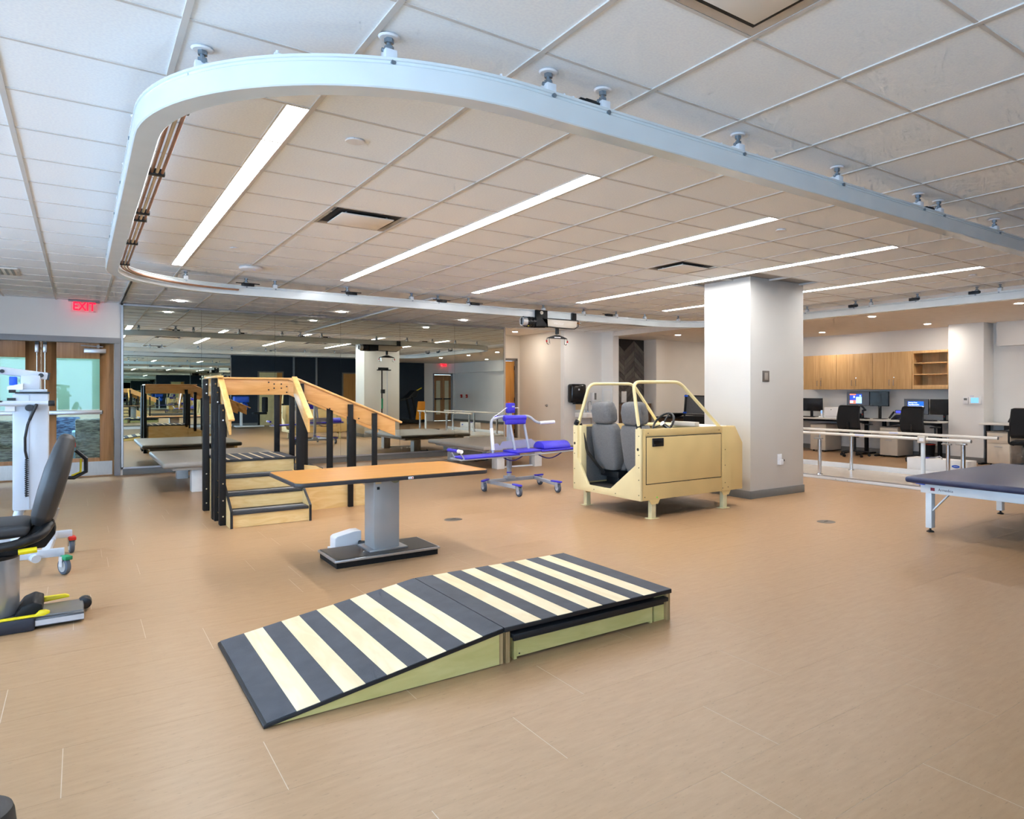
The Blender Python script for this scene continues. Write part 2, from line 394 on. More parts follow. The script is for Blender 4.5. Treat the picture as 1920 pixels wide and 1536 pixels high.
for q in range(4): fr.box(-3.4+q*1.25, YN-.13, .55, -3.35+q*1.25, YN-.07, 2.45)
fr.build('window_frame', ALU, wn, .003)
for q in range(3): MB().box(-3.35+q*1.25, YN-.103, .55, -2.15+q*1.25, YN-.097, 2.45).build('pane', WINP, wn)
S(MB().box(4.66, YN, .1, 12.5, YN+.03, CE).build('wall_near_navy', NAVY))
S(MB().box(XR, YN, 0, XR+.15, 13.75, CE).build('wall_right', WHITE))
S(MB().box(7.35, YW+.15, 0, 7.5, 15.6, CE).box(7.35, 15.5, 0, 7.86, 15.65, CE).box(7.86, 15.5, 2.14, 8.77, 15.65, CE).box(8.77, 15.5, 0, 9.05, 15.65, CE).build('wall_corridor', WARM))
S(MB().box(8.9, 13.6, 0, 9.02, 15.5, CE).build('wall_corridor_side', WARM))
S(MB().box(8.9, 13.45, 0, 9.98, 13.6, CE).box(9.98, 13.0, 0, 10.15, 13.75, CE).build('wall_sink', WHITE))
S(MB().box(11.75, 13.25, 0, XR, 13.4, ZS).box(11.42, 13.1, 0, 11.75, 13.6, ZS).box(10.15, 13.6, 0, 11.75, 13.75, ZS).build('wall_alcove', WARM))
S(MB().box(13.7, YN, 2.21, XR, 5.98, ZS).build('wall_header', WHITE))
column = S(MB().box(6.66, 5.85, 0, 7.72, 6.66, CE+.02).build('column', M('column_paint', (210, 206, 199), .62, var=.01, scale=3), None, .006))
pil = S(MB().box(13.5, 6.12, 0, XR, 6.79, ZS).build('column_alcove', WHITE, None, .004))
def base(name, x0, y0, x1, y1, h=.1):
    return S(MB().box(x0, y0, 0, x1, y1, h).build(name, GREYB, None, .002))
base('baseboard_far', D1+.09, YW-.012, 7.5, YW)
S(MB().box(6.648, 5.838, 0, 7.732, 6.672, .1).build('trim_1', GREYB, None, .004))
S(MB().box(13.488, 6.108, 0, XR, 6.80, .1).build('trim_2', GREYB, None, .003))
base('baseboard_right', XR-.012, -3, XR, 13.2); base('baseboard_corridor', 8.888, 13.44, 8.9, 15.5); base('baseboard_sink', 8.89, 13.438, 9.97, 13.45)
base('baseboard_alcove', 11.76, 13.238, 13.88, 13.25); base('baseboard_near', 4.7, YN+.03, 12.5, YN+.042, .12); base('baseboard_left', XL, -3, XL+.012, 13.7)
# lobby behind the double doors
S(MB().box(XL, 17.5, 0, 7.4, 17.65, CE).box(7.2, YW+.15, 0, 7.35, 17.5, CE).build('wall_lobby', WHITE))
S(MB().box(XL-.2, YW+.15, CE, 7.35, 17.7, CE+.1).build('ceiling_lobby', WHITE))
lp = thing('lobby_light_panel', 'square ceiling light panel in the lobby behind the double doors', 'light', (-.6, 15.2, CE))
MB().box(-1.2, 14.8, CE-.03, 0, 15.6, CE).build('housing', WHITEP, lp); MB().box(-1.15, 14.85, CE-.034, -.05, 15.55, CE-.029).build('diffuser', EMIT('lobby_light', (240, 252, 255), 24), lp)
# herringbone wall boards in the alcove
hb = thing('herringbone_wall_panel', 'dark grey wood herringbone wall panel in the far alcove', 'wall panel', (10.15, 13.6, 0))
MB().box(10.15, 13.585, 0, 11.42, 13.6, ZS).build('backing', M('herringbone_backing', (50, 46, 42), .8), hb)
HB = [WOOD('smoked_oak_%d' % i, a, b, (9, 9, 3), 2., .6, .8) for i, (a, b) in enumerate((((84, 78, 72), (104, 96, 88)), ((98, 92, 86), (116, 108, 99)), ((70, 65, 61), (92, 85, 78))))]
n = 0; bwid = .3175
for c in range(4):
    xa = 10.15+c*bwid; sgn = 1 if c % 2 == 0 else -1
    for q in range(-3, 24):
        z0 = q*.125; dz = sgn*bwid*.85
        za, zb = (z0, z0+dz)
        lo = min(za, zb); hi = max(za, zb)+.119
        if hi > ZS or lo < 0: continue
        MB().add([(xa+.002, 13.585, za), (xa+bwid-.002, 13.585, zb), (xa+bwid-.002, 13.585, zb+.119), (xa+.002, 13.585, za+.119),
                  (xa+.002, 13.573, za), (xa+bwid-.002, 13.573, zb), (xa+bwid-.002, 13.573, zb+.119), (xa+.002, 13.573, za+.119)],
                 ((0,1,2,3),(7,6,5,4),(0,4,5,1),(1,5,6,2),(2,6,7,3),(3,7,4,0))).build('board', HB[(n*7+c) % 3], hb); n += 1

# ================================================================ double doors
BLIND = M('mint_blind', (214, 232, 224), .8, var=.02, scale=3, stretch=(1, 1, 40))
_n = BLIND.node_tree; _t = _n.nodes.new('ShaderNodeBsdfTranslucent'); _t.inputs[0].default_value = lin((206, 232, 222))+(1,); _x = _n.nodes.new('ShaderNodeMixShader'); _x.inputs[0].default_value = .55
_n.links.new(_n.nodes['Principled BSDF'].outputs[0], _x.inputs[1]); _n.links.new(_t.outputs[0], _x.inputs[2]); _n.links.new(_x.outputs[0], _n.nodes['Material Output'].inputs[0])
dr = S(bpy.data.objects.new('door_1', None)); COL.objects.link(dr); dr.location = (D0, YW, 0); tag(dr, 'pair of oak veneer doors with tall glazed panels in a grey frame')
GREYF = M('door_frame_grey', (150, 152, 156), .4, var=.02)
MB().box(D0-.06, YW-.03, 0, D0+.02, YW+.15, DH-.031).box(D1-.02, YW-.03, 0, D1+.06, YW+.15, DH-.031).box(D0-.06, YW-.03, DH-.03, D1+.06, YW+.15, DH+.06).build('door_frame', GREYF, dr, .003)
mid = (D0+D1)/2
for x0, x1, s in ((D0+.025, mid-.003, -1), (mid+.003, D1-.025, 1)):
    lw = x1-x0; gx0 = x0+lw*.20; gx1 = x1-lw*.20; y0, y1 = YW+.04, YW+.085
    lf = MB().box(x0, y0, .01, gx0, y1, DH-.035).box(gx1, y0, .01, x1, y1, DH-.035).box(gx0, y0, .01, gx1, y1, .30).box(gx0, y0, 1.87, gx1, y1, DH-.035).build('door_leaf', DOORW, dr, .002)
    MB().box(gx0, y0+.018, .30, gx1, y0+.026, 1.87).build('pane', PANE, lf)
    MB().box(gx0, y1+.004, 1.07, gx1, y1+.008, 1.88).build('roller_blind', BLIND, lf)
    MB().box(x0+.02, y0-.003, .02, x1-.02, y0, .24).build('kick_plate', STEEL, lf)
    px = x0 if s > 0 else x1
    MB().box(px+s*.02, y0-.06, .99, px+s*.75, y0-.02, 1.055).box(px+s*.02, y0-.05, .94, px+s*.07, y0, 1.12).build('push_bar', ALU, lf, .005)
    MB().box(px+s*.70, y0-.05, 1.0, px+s*.76, y0, 1.05).build('bar_end_cap', BLACK, lf)
    MB().tube([(px+s*.045, y0-.03, 1.08), (px+s*.045, y0-.03, 1.98)], .009).build('vertical_rod', CHROME, lf)
    MB().box(px+s*.022, y0-.05, 1.95, px+s*.068, y0, 2.07).build('latch_cover', ALU, lf, .004)
    MB().box(px+s*.022, y0-.05, 2.07, px+s*.068, y0, 2.11).build('latch_strike', BLACK, lf)
    MB().box(px+s*.52, y0-.06, 1.96, px+s*.80, y0, 2.03).build('door_closer', ALU, lf, .004)
    MB().bar((px+s*.48, y0-.045, 2.075), (px+s*.76, y0-.045, 2.06), .022, .014).cyl((px+s*.70, y0-.045, 2.04), (px+s*.70, y0-.045, 2.09), .018).build('closer_arm', GREYF, lf)
# door at the end of the corridor
d2 = S(bpy.data.objects.new('door_2', None)); COL.objects.link(d2); d2.location = (7.86, 15.5, 0)
MB().box(7.81, 15.47, 0, 7.87, 15.6, 2.19).box(8.76, 15.47, 0, 8.82, 15.6, 2.19).box(7.81, 15.47, 2.13, 8.82, 15.6, 2.19).build('door_frame', M('bronze_frame', (120, 112, 104), .45), d2, .003)
lf = MB().box(7.875, 15.52, .01, 8.755, 15.57, 2.125).build('door_leaf', OAKD, d2, .002)
MB().tube(arc([(7.95, 15.52, 1.0), (7.95, 15.46, 1.0), (8.06, 15.46, 1.0)], .02), .01).build('handle', CHROME, lf)
for z in (.3, 1.1, 1.9): MB().box(8.745, 15.505, z, 8.765, 15.525, z+.1).build('hinge', BLACK, lf)
# doors that the mirror shows in the near wall
d3 = S(bpy.data.objects.new('door_3', None)); COL.objects.link(d3); d3.location = (12.97, YN, 0)
MB().box(12.93, YN-.1, 0, 12.99, YN+.03, 2.2).box(XR-.07, YN-.1, 0, XR-.02, YN+.03, 2.2).box(12.93, YN-.1, 2.14, XR-.02, YN+.03, 2.2).build('door_frame', GREYF, d3, .003)
for x0, x1 in ((12.995, 13.41), (13.415, XR-.075)):
    lf = MB().box(x0, YN-.07, .01, x0+.1, YN-.03, 2.13).box(x1-.1, YN-.07, .01, x1, YN-.03, 2.13).box(x0+.1, YN-.07, .01, x1-.1, YN-.03, .3).box(x0+.1, YN-.07, 1.87, x1-.1, YN-.03, 2.13).build('door_leaf', DOORW, d3, .002)
    MB().box(x0+.1, YN-.055, .3, x1-.1, YN-.045, 1.87).build('pane', M('cream_film', (224, 220, 190), .5), lf)
    MB().box(x0+.03, YN-.03, 1.0, x1-.03, YN+.03, 1.05).build('push_bar', BLACK, lf, .005)
d4 = S(bpy.data.objects.new('door_4', None)); COL.objects.link(d4); d4.location = (5.7, YN, 0)
MB().box(5.6, YN+.03, .02, 6.55, YN+.055, 2.17).build('door_frame', M('bronze_frame', (120, 112, 104), .45), d4)
lf = MB().box(5.66, YN+.055, .02, 6.3, YN+.07, 2.12).build('door_leaf', M('cream_door', (226, 214, 160), .5), d4)
MB().box(6.3, YN+.055, .02, 6.5, YN+.07, 2.12).build('side_panel', OAKD, d4)
d5 = S(bpy.data.objects.new('door_5', None)); COL.objects.link(d5); d5.location = (8.9, YN, 0)
MB().box(8.85, YN+.03, .02, 9.75, YN+.05, 2.17).build('door_frame', M('bronze_frame', (120, 112, 104), .45), d5)
MB().box(8.9, YN+.05, .02, 9.7, YN+.065, 2.12).build('door_leaf', OAKD, d5)
S(MB().box(6.9, YN+.03, .12, 6.97, YN+.06, CE).build('trim_3', GREYF)); S(MB().box(7.78, YN+.03, .12, 7.85, YN+.06, CE).build('trim_4', GREYF))

# ================================================================ wall mirrors
wm = thing('wall_mirror', 'long wall of six tall mirror panels beside the exit doors', 'mirror', (.53, YW, 0))
jx = [.56, 1.65, 2.80, 3.955, 5.11, 6.29, 7.46]
MB().box(.53, YW-.014, .1, 7.5, YW, 2.772).build('backing', M('mirror_backing', (60, 66, 64), .6), wm)
for a, b in zip(jx, jx[1:]): MB().box(a+.0015, YW-.020, .13, b-.0015, YW-.014, 2.74).build('mirror_panel', MIRR, wm)
MB().box(.53, YW-.026, .1, 7.5, YW-.014, .128).build('bottom_channel', ALU, wm); MB().box(.53, YW-.026, 2.742, 7.5, YW-.014, 2.772).build('top_channel', ALU, wm)
MB().box(7.462, YW-.028, .1, 7.5, YW-.014, 2.772).build('end_channel', PUTTY, wm); MB().box(.53, YW-.026, .1, .556, YW-.014, 2.772).build('end_channel', ALU, wm)
nm = thing('wall_mirror', 'second tall mirror on the opposite wall next to the navy wall, seen in reflection', 'mirror', (.6, YN, 0))
MB().box(.6, YN, .1, 4.64, YN+.014, 2.66).build('backing', M('mirror_backing', (60, 66, 64), .6), nm)
for a in (.62, 1.96, 3.30): MB().box(a, YN+.014, .12, a+1.337, YN+.02, 2.64).build('mirror_panel', MIRR, nm)
MB().box(4.64, YN, .1, 4.67, YN+.04, 2.7).build('end_channel', ALU, nm)

# ================================================================ ceiling fixtures
order = ('nearest the double exit doors', 'second from the exit doors', 'third from the exit doors', 'fourth from the exit doors, touching the column top', 'farthest from the exit doors')
for i, k in enumerate(LIGHTK):
    x1 = XK(k)-.013; x0 = x1-.1; y0, y1 = 3.725, 3.71+9*G-.012
    t = thing('linear_ceiling_light', f'long glowing linear ceiling light strip, {order[i]}', 'light', ((x0+x1)/2, (y0+y1)/2, CE), 'linear ceiling lights')
    MB().box(x0-.012, y0-.012, CE-.003, x0, y1+.012, CE+.016).box(x1, y0-.012, CE-.003, x1+.003, y1+.012, CE+.016).box(x0, y0-.012, CE-.003, x1, y0, CE+.016).box(x0, y1, CE-.003, x1, y1+.012, CE+.016).build('housing', WHITEP, t)
    MB().box(x0, y0, CE+.001, x1, y1, CE+.014).build('diffuser', LIT, t)
DARKV = M('duct_dark', (40, 38, 36), .8); VENTW = M('vent_enamel', (240, 236, 230), .45, var=.02)
for (k, j), lab in (((0, 3), 'square ceiling air diffuser between the first two light strips'), ((6, 3), 'square ceiling air diffuser between the third and fourth light strips, left of the column'), ((0, -4), 'square ceiling air diffuser cut by the top edge of the photo')):
    x0, x1, y0, y1 = XK(k)+.012, XK(k+1)-.012, YJ(j)+.012, YJ(j+1)-.012
    t = thing('ceiling_diffuser', lab, 'vent', ((x0+x1)/2, (y0+y1)/2, CE), 'ceiling air diffusers')
    MB().box(x0, y0, CE+.004, x1, y1, CE+.018).build('duct_back', DARKV, t)
    f = MB()
    a = .045
    for q in (((x0, y0), (x1, y0), (x1-a, y0+a), (x0+a, y0+a)), ((x1, y0), (x1, y1), (x1-a, y1-a), (x1-a, y0+a)), ((x1, y1), (x0, y1), (x0+a, y1-a), (x1-a, y1-a)), ((x0, y1), (x0, y0), (x0+a, y0+a), (x0+a, y1-a))):
        f.add([(q[0][0], q[0][1], CE-.004), (q[1][0], q[1][1], CE-.004), (q[2][0], q[2][1], CE+.006), (q[3][0], q[3][1], CE+.006)], ((0, 1, 2, 3),))
    f.build('frame', M('vent_bevel', (190, 190, 188), .25, .5), t)
    MB().box(x0+.085, y0+.085, CE-.022, x1-.085, y1-.085, CE-.012).build('plaque', VENTW, t, .003)
    m2 = MB()
    for sx in (x0+.13, x1-.13):
        for sy in (y0+.13, y1-.13): m2.cyl((sx, sy, CE-.014), (sx, sy, CE+.006), .008, n=8)
    m2.build('hanger_pin', ALU, t)
t = thing('ceiling_diffuser', 'slotted ceiling air vent above the double exit doors', 'vent', (-.75, 10.9, CE), 'ceiling air diffusers')
MB().box(-.89, 10.6, CE-.008, -.57, 11.2, CE).build('frame', VENTW, t, .002)
for q in range(5): MB().box(-.86+q*.055, 10.64, CE-.011, -.835+q*.055, 11.16, CE-.007).build('louver', M('vent_slot', (150, 150, 148), .5), t)

def downlight(x, y, z, lab, grp):
    t = thing('downlight', lab, 'light', (x, y, z), grp)
    MB().lathe([(.055, -.001), (.075, -.004), (.08, 0)], (x, y, z), 20).build('trim_ring', WHITEP, t)
    MB().cyl((x, y, z-.004), (x, y, z-.001), .056, n=20).build('lens', LITD, t)
for x, lab in ((1.25, 'round recessed downlight above the greige mat table nearest the exit doors'), (3.70, 'round recessed downlight left of the pale ceiling track by the mirrors'), (6.05, 'round recessed downlight above the mat table near the corridor'), (8.6, 'round recessed downlight in front of the sink wall')):
    downlight(x, 12.75, CE-.006, lab, 'downlights along the mirror wall')
downlight(8.2, 14.5, CE-.001, 'round recessed downlight in the corridor by the oak door', 'corridor downlights')
for x, y, lab in ((10.95, 11.8, 'round soffit downlight left of the column near the herringbone panel'), (10.95, 6.85, 'round soffit downlight just right of the column beside the track'), (11.05, 4.5, 'round soffit downlight at the far right edge of the photo'), (13.0, 9.35, 'round soffit downlight above the cabinets next to the column'), (13.0, 6.95, 'round soffit downlight above the open shelf cabinet'),
             (10.95, 9.35, 'added round soffit downlight hidden behind the column'), (13.0, 11.8, 'added round soffit downlight at the far end of the cabinets, unseen behind the column'), (13.0, 4.5, 'added round soffit downlight above the recess desk, out of view'), (11.05, 2.1, 'added round soffit downlight out of view beyond the right edge'), (13.0, 2.1, 'added round soffit downlight beyond the recess desk, out of view')):  # this row: unseen downlights added to brighten the alcove
    downlight(x, y, ZS-.001, lab, 'soffit downlights')
for x, y, r, lab in ((1.24, 4.02, .05, 'round sprinkler cover plate between the first two light strips'), (1.22, 7.75, .045, 'round sprinkler cover plate near the white wireless access point'), (4.9, 3.95, .045, 'round sprinkler cover plate right of the third light strip'), (8.65, 4.05, .045, 'round sprinkler cover plate right of the farthest light strip')):
    t = thing('sprinkler_cover', lab, 'sprinkler', (x, y, CE), 'sprinkler covers')
    MB().lathe([(0, -.012), (r, -.011), (r+.003, -.007), (r-.006, -.006), (r-.006, 0), (0, 0)], (x, y, CE-.001), 24).build('cover_plate', WHITEP, t)
    MB().lathe([(r-.012, -.006), (r-.006, -.006), (r-.006, 0), (r-.012, 0)], (x, y, CE), 16).build('cup', GREYE, t)
t = thing('wireless_access_point', 'round white wireless access point on the ceiling near the first light strip', 'access point', (1.55, 8.8, CE))
MB().lathe([(0, -.05), (.09, -.047), (.12, -.035), (.125, -.02), (.115, -.005), (0, -.005)], (1.55, 8.8, CE), 32).build('body', WHITEP, t)
MB().lathe([(0, -.005), (.1, -.005), (.1, 0), (0, 0)], (1.55, 8.8, CE), 24).build('mount', DARKV, t); MB().cyl((1.57, 8.72, CE-.048), (1.57, 8.72, CE-.044), .006, n=8).build('status_light', EMIT('blue_led', (90, 120, 255), 2), t)
tr = tag(MB().box(4.21, 9.95, CE-.03, 4.29, YW-.03, CE-.006).build('ceiling_track', WHITEE, None, .004), 'pale straight ceiling track running to the mirror wall', 'track')
t = thing('curtain_track', 'dark straight curtain track on the ceiling at the corner beside the exit doors', 'track', (.52, 11.8, CE))
MB().box(.50, 9.95, CE-.024, .512, YW-.03, CE-.006).build('white_lip', WHITEE, t); MB().box(.512, 9.95, CE-.022, .535, YW-.03, CE-.006).build('dark_channel', BLACKM, t)

# exit sign
ex = thing('exit_sign', 'clear hanging EXIT sign with glowing red letters above the double doors', 'sign', (.055, YW-.12, CE))
MB().box(-.14, YW-.15, CE-.03, .25, YW-.09, CE-.006).build('ceiling_mount', GREYF, ex, .003)
MB().box(-.11, YW-.123, 2.585, .22, YW-.117, CE-.03).build('acrylic_panel', GLASS('acrylic', (252, 246, 247), .02), ex)
text('EXIT', 'lettering', EMIT('exit_red', (255, 10, 40), 1.7), .178, (.055, YW-.126, 2.668), RX, ex, .002, .78, .004)
MB().box(.17, YW-.126, 2.596, .2, YW-.124, 2.602).build('maker_mark', BLACK, ex)

# ================================================================ overhead track loop
R_ = 1.3; XA, XB, YA, YB = .25, 9.6, 2.63, 9.68
path = []
for cx, cy_, t0 in ((XB-R_, YB-R_, 0), (XA+R_, YB-R_, PI/2), (XA+R_, YA+R_, PI), (XB-R_, YA+R_, 1.5*PI)):
    for i in range(25):
        t_ = t0+PI/2*i/24; path.append((cx+R_*math.cos(t_), cy_+R_*math.sin(t_), math.cos(t_), math.sin(t_)))
prof = [(-.05, 2.55), (-.045, 2.545), (.045, 2.545), (.05, 2.55), (.05, 2.638), (.043, 2.645), (.043, 2.655), (.05, 2.657), (.05, 2.668), (-.05, 2.668), (-.05, 2.657), (-.043, 2.655), (-.043, 2.645), (-.05, 2.638)]
def sweep(pth, prf, closed=True):
    mb_ = MB(); n_ = len(prf); vs_ = [(x+nx*a, y+ny*a, z) for x, y, nx, ny in pth for a, z in prf]; fs = []
    N = len(pth)
    for i in range(N if closed else N-1):
        j = (i+1) % N
        for k in range(n_): fs.append((i*n_+k, i*n_+(k+1) % n_, j*n_+(k+1) % n_, j*n_+k))
    if not closed: fs += [tuple(range(n_-1, -1, -1)), tuple(range((N-1)*n_, N*n_))]
    return mb_.add(vs_, fs)
tk = thing('overhead_track', 'white oval loop of overhead body-weight support track hung from the ceiling', 'track', ((XA+XB)/2, (YA+YB)/2, 2.545))
sweep(path, prof).build('beam', RAILW, tk, smooth=30)
HPOS = [(.405, 3.33), (.985, 2.76)]+[(x, YA) for x in (1.656, 1.958, 2.893, 3.812, 4.792, 5.08, 5.99, 6.95, 7.9)]
HPOS += [(XA, y) for y in (4.35, 5.3, 6.25, 7.2, 8.15)]+[(.99, 9.55)]+[(x, YB) for x in (1.65, 1.98, 2.88, 3.78, 4.18, 4.67, 6.0, 6.8, 7.5)]+[(8.16, YB), (8.87, 9.55)]
HPOS += [(XB, y) for y in (8.2, 7.2, 6.29, 6.02, 5.28, 4.44, 4.14)]
h_rod = MB().cyl((0, 0, 2.70), (0, 0, 2.77), .0095, n=10).cyl((0, 0, 2.716), (0, 0, 2.732), .019, n=6).cyl((0, 0, 2.745), (0, 0, 2.762), .019, n=6).cyl((-.03, 0, 2.712), (.03, 0, 2.712), .009, n=8).mesh('hanger', M('zinc_steel', (140, 152, 162), .35, .8))
h_esc = MB().lathe([(0, 2.762), (.036, 2.763), (.043, 2.769), (.043, 2.7695), (0, 2.7695)], n=20).mesh('escutcheon', WHITEP)
h_blk = MB().box(-.024, -.03, 2.668, .024, .03, 2.712).mesh('clamp_block', WHITEE, .003)
h_bolt = MB().cyl((0, -.054, 2.65), (0, .054, 2.65), .010, n=8).mesh('bolt', M('zinc_steel', (140, 152, 162), .35, .8))
tl = Vector(tk.location)
for x, y in HPOS:
    near_y = abs(y-YA) < .3 or abs(y-YB) < .3
    o = bpy.data.objects.new('hanger', h_rod); COL.objects.link(o); o.parent = tk
    o.location = (x-tl.x, y-tl.y, -tl.z); o.rotation_euler = (0, 0, 0 if near_y else PI/2)
    for nm_, me_ in (('escutcheon', h_esc), ('clamp_block', h_blk), ('bolt', h_bolt)):
        c = bpy.data.objects.new(nm_, me_); COL.objects.link(c); c.parent = o
# splice screws along the top of the near arm and left arm
stud = MB().box(-.012, -.012, 2.668, .012, .012, 2.684).cyl((0, 0, 2.684), (0, 0, 2.696), .006, n=6).mesh('splice_clip', WHITEE)
for x, y in [(1.42, YA), (1.74, YA), (1.79, YA), (2.76, YA), (3.05, YA), (4.1, YA), (4.32, YA), (5.45, YA), (6.15, YA), (6.4, YA), (.62, 2.99)]+[(XA-.03, 3.95+.24*q) for q in range(16)]:
    o = bpy.data.objects.new('splice_clip', stud); COL.objects.link(o); o.parent = tk; o.location = (x-tl.x, y-tl.y, -tl.z)
for x, y, r in [(1.66, YB-.05, 0), (2.92, YB-.05, 0), (4.22, YB-.05, 0), (4.75, YB-.05, 0), (7.3, YB-.05, 0), (XB-.05, 6.3, 1), (XB-.05, 5.3, 1), (XB-.05, 4.45, 1), (1.88, YA, 0), (4.95, YA, 0)]:
    a, b = (.07, .03) if r == 0 else (.03, .07)
    if y == YA: a, b = .03, .02
    MB().box(x-a, y-b, 2.66, x+a, y+b, 2.70).box(x-a*1.9, y-.012, 2.69, x+a*1.9, y+.012, 2.70).build('junction_box', BLACK, tk, .003)
# three conductor bars on the inner side of the left arm
for q, off in enumerate((.075, .10, .125)):
    pp = [(XA+off, 3.55+.25*i, 2.60) for i in range(20)]
    for i in range(1, 16):
        t_ = PI-PI/2*i/15; r = R_-off; pp.append((XA+R_+r*math.cos(t_), YB-R_+r*math.sin(t_), 2.60))
    MB().tube(pp, .0085, 8).build('conductor_bar', COPCR if q % 2 else COPPER, tk)
for y in (3.62, 4.75, 5.85, 6.1, 7.1, 8.3):
    MB().box(XA+.05, y-.02, 2.585, XA+.14, y+.02, 2.622).build('conductor_bracket', BLACK, tk, .003)

# hoist trolley on the far arm
ho = thing('hoist_trolley', 'motorised hoist trolley with black motor and white housing on the overhead track', 'hoist', (6.1, YB, 2.42))
MB().box(5.80, YB-.10, 2.40, 6.02, YB-.055, 2.665).box(5.80, YB-.10, 2.40, 6.02, YB+.1, 2.54).build('drive_block', BLACKM, ho, .008)
MB().cyl((5.90, YB-.102, 2.62), (5.90, YB-.115, 2.62), .028).build('drive_wheel', PUTTY, ho)
MB().cyl((5.66, YB-.03, 2.47), (5.82, YB-.03, 2.47), .075).cyl((5.69, YB-.03, 2.47), (5.72, YB-.03, 2.47), .083).cyl((5.75, YB-.03, 2.47), (5.78, YB-.03, 2.47), .083).build('motor', BLACK, ho)
MB().cyl((5.575, YB-.03, 2.47), (5.66, YB-.03, 2.47), .07).build('motor_cap', M('silver_label', (196, 198, 200), .4, .4), ho)
MB().tube([(5.60, YB-.04, 2.55), (5.565, YB-.04, 2.50), (5.565, YB-.04, 2.43), (5.62, YB-.04, 2.395), (5.8, YB-.04, 2.39), (6.0, YB-.04, 2.40)], .012).build('guard_tube', BLACK, ho)
MB().cyl((5.68, YB-.06, 2.396), (5.68, YB-.06, 2.41), .012, n=8).build('warning_dot', YEL, ho)
MB().prism([(6.02, 2.41), (6.5, 2.40), (6.6, 2.43), (6.61, 2.53), (6.02, 2.53)], 'y', YB-.09, YB+.09).build('housing', PUTTY, ho, .008)
MB().box(6.02, YB-.095, 2.53, 6.62, YB+.095, 2.545).tube([(6.02, YB-.09, 2.405), (6.3, YB-.09, 2.395), (6.55, YB-.09, 2.395), (6.63, YB-.09, 2.44), (6.63, YB-.09, 2.54)], .008).build('housing_trim', BLACK, ho)
text('vector', 'maker_name', M('pale_print', (224, 220, 214), .5), .075, (6.24, YB-.092, 2.47), RX, ho, .001)
MB().box(6.5, YB-.085, 2.545, 6.6, YB-.055, 2.66).build('rear_carriage', BLACK, ho, .008); MB().box(6.5, YB+.055, 2.545, 6.6, YB+.085, 2.66).build('rear_carriage', BLACK, ho, .008)
MB().ell((6.655, YB-.05, 2.50), (.02, .02, .02)).build('beacon', ORANGE, ho); MB().cyl((6.67, YB-.05, 2.50), (6.70, YB-.05, 2.50), .02).build('sensor', CHROME, ho)
MB().box(6.24, YB-.022, 2.30, 6.29, YB+.022, 2.405).build('strap', BLACK, ho, .004)
MB().tube([(6.265+.018*math.cos(a), YB, 2.285+.02*math.sin(a)) for a in [2*PI*i/10 for i in range(10)]], .006, 6, True).build('swivel', CHROME, ho)
sb = MB().prism([(6.06, 2.225), (6.47, 2.225), (6.43, 2.245), (6.30, 2.285), (6.23, 2.285), (6.10, 2.245)], 'y', YB-.02, YB+.02).build('spreader_bar', BLACK, ho, .006)
MB().box(6.2, YB-.0215, 2.238, 6.32, YB-.0205, 2.252).build('maker_label', WHITEP, sb)
for x, d in ((6.09, -1), (6.44, 1)):
    hk = MB().tube([(x, YB, 2.235), (x+d*.03, YB, 2.20), (x+d*.025, YB, 2.15), (x-d*.005, YB, 2.125), (x-d*.03, YB, 2.135), (x-d*.022, YB, 2.23)], .008, 8).build('carabiner', CHROME, ho)
    MB().tube([(x+d*.03, YB, 2.195), (x+d*.026, YB, 2.16)], .013, 8).build('lock_sleeve', RED, hk)

# ================================================================ training ramp and platform
RY0, RY1, RZ = 3.04, 4.2, .18
EDGE = M('black_edge_paint', (26, 26, 28), .45, var=.1)
rp = thing('training_ramp', 'low wooden ramp with charcoal anti-slip stripes in the foreground', 'ramp', (.58, RY0, 0))
RX0, RX1 = .58, 1.655
MB().prism([(RX0, .004), (RX1, .004), (RX1, RZ-.022), (RX0+.10, .012)], 'y', RY0+.008, RY0+.026).build('side_panel', PLYG, rp)
MB().prism([(RX0, .004), (RX1, .004), (RX1, RZ-.022), (RX0+.10, .012)], 'y', RY1-.026, RY1-.008).build('side_panel', PLYG, rp)
MB().box(RX1-.02, RY0+.026, .004, RX1, RY1-.026, RZ-.022).build('end_panel', PLYG, rp)
MB().box(RX1-.02, RY0+.006, .004, RX1, RY0+.0085, RZ-.022).build('panel_edge', WOOD('ply_edge', (120, 84, 44), (200, 170, 120), (60, 60, 1), 2, .5, .3), rp)
MB().prism([(RX0, .001), (RX1, RZ-.022), (RX1, RZ), (RX0+.012, .02), (RX0, .014)], 'y', RY0, RY1).build('deck_board', EDGE, rp, .002)
sl = (RZ-.02)/(RX1-RX0-.012); ang = math.atan(sl)
def stripes(parent, x0, x1, zf, n=11):
    dw = (x1-x0)/ (n+.4)
    x = x0
    for q in range(n):
        wq = dw*(1.2 if q in (0, n-1) else 1.0)
        a, b = x, min(x+wq, x1); x = b
        h = .0022 if q % 2 == 0 else .0014
        MB().add([(a+.0005, RY0+.003, zf(a)), (b-.0005, RY0+.003, zf(b)), (b-.0005, RY1-.003, zf(b)), (a+.0005, RY1-.003, zf(a)),
                  (a+.0005, RY0+.003, zf(a)+h), (b-.0005, RY0+.003, zf(b)+h), (b-.0005, RY1-.003, zf(b)+h), (a+.0005, RY1-.003, zf(a)+h)],
                 ((3,2,1,0),(4,5,6,7),(0,1,5,4),(1,2,6,5),(2,3,7,6),(3,0,4,7))).build('anti_slip_strip' if q % 2 == 0 else 'wood_strip', CHAR if q % 2 == 0 else PLYP, parent)
stripes(rp, RX0+.012, RX1, lambda x: .02+(x-RX0-.012)*sl)
pf = thing('training_platform', 'low wooden platform with charcoal anti-slip stripes joined to the ramp', 'platform', (1.66, RY0, 0))
PX0, PX1 = 1.66, 2.77
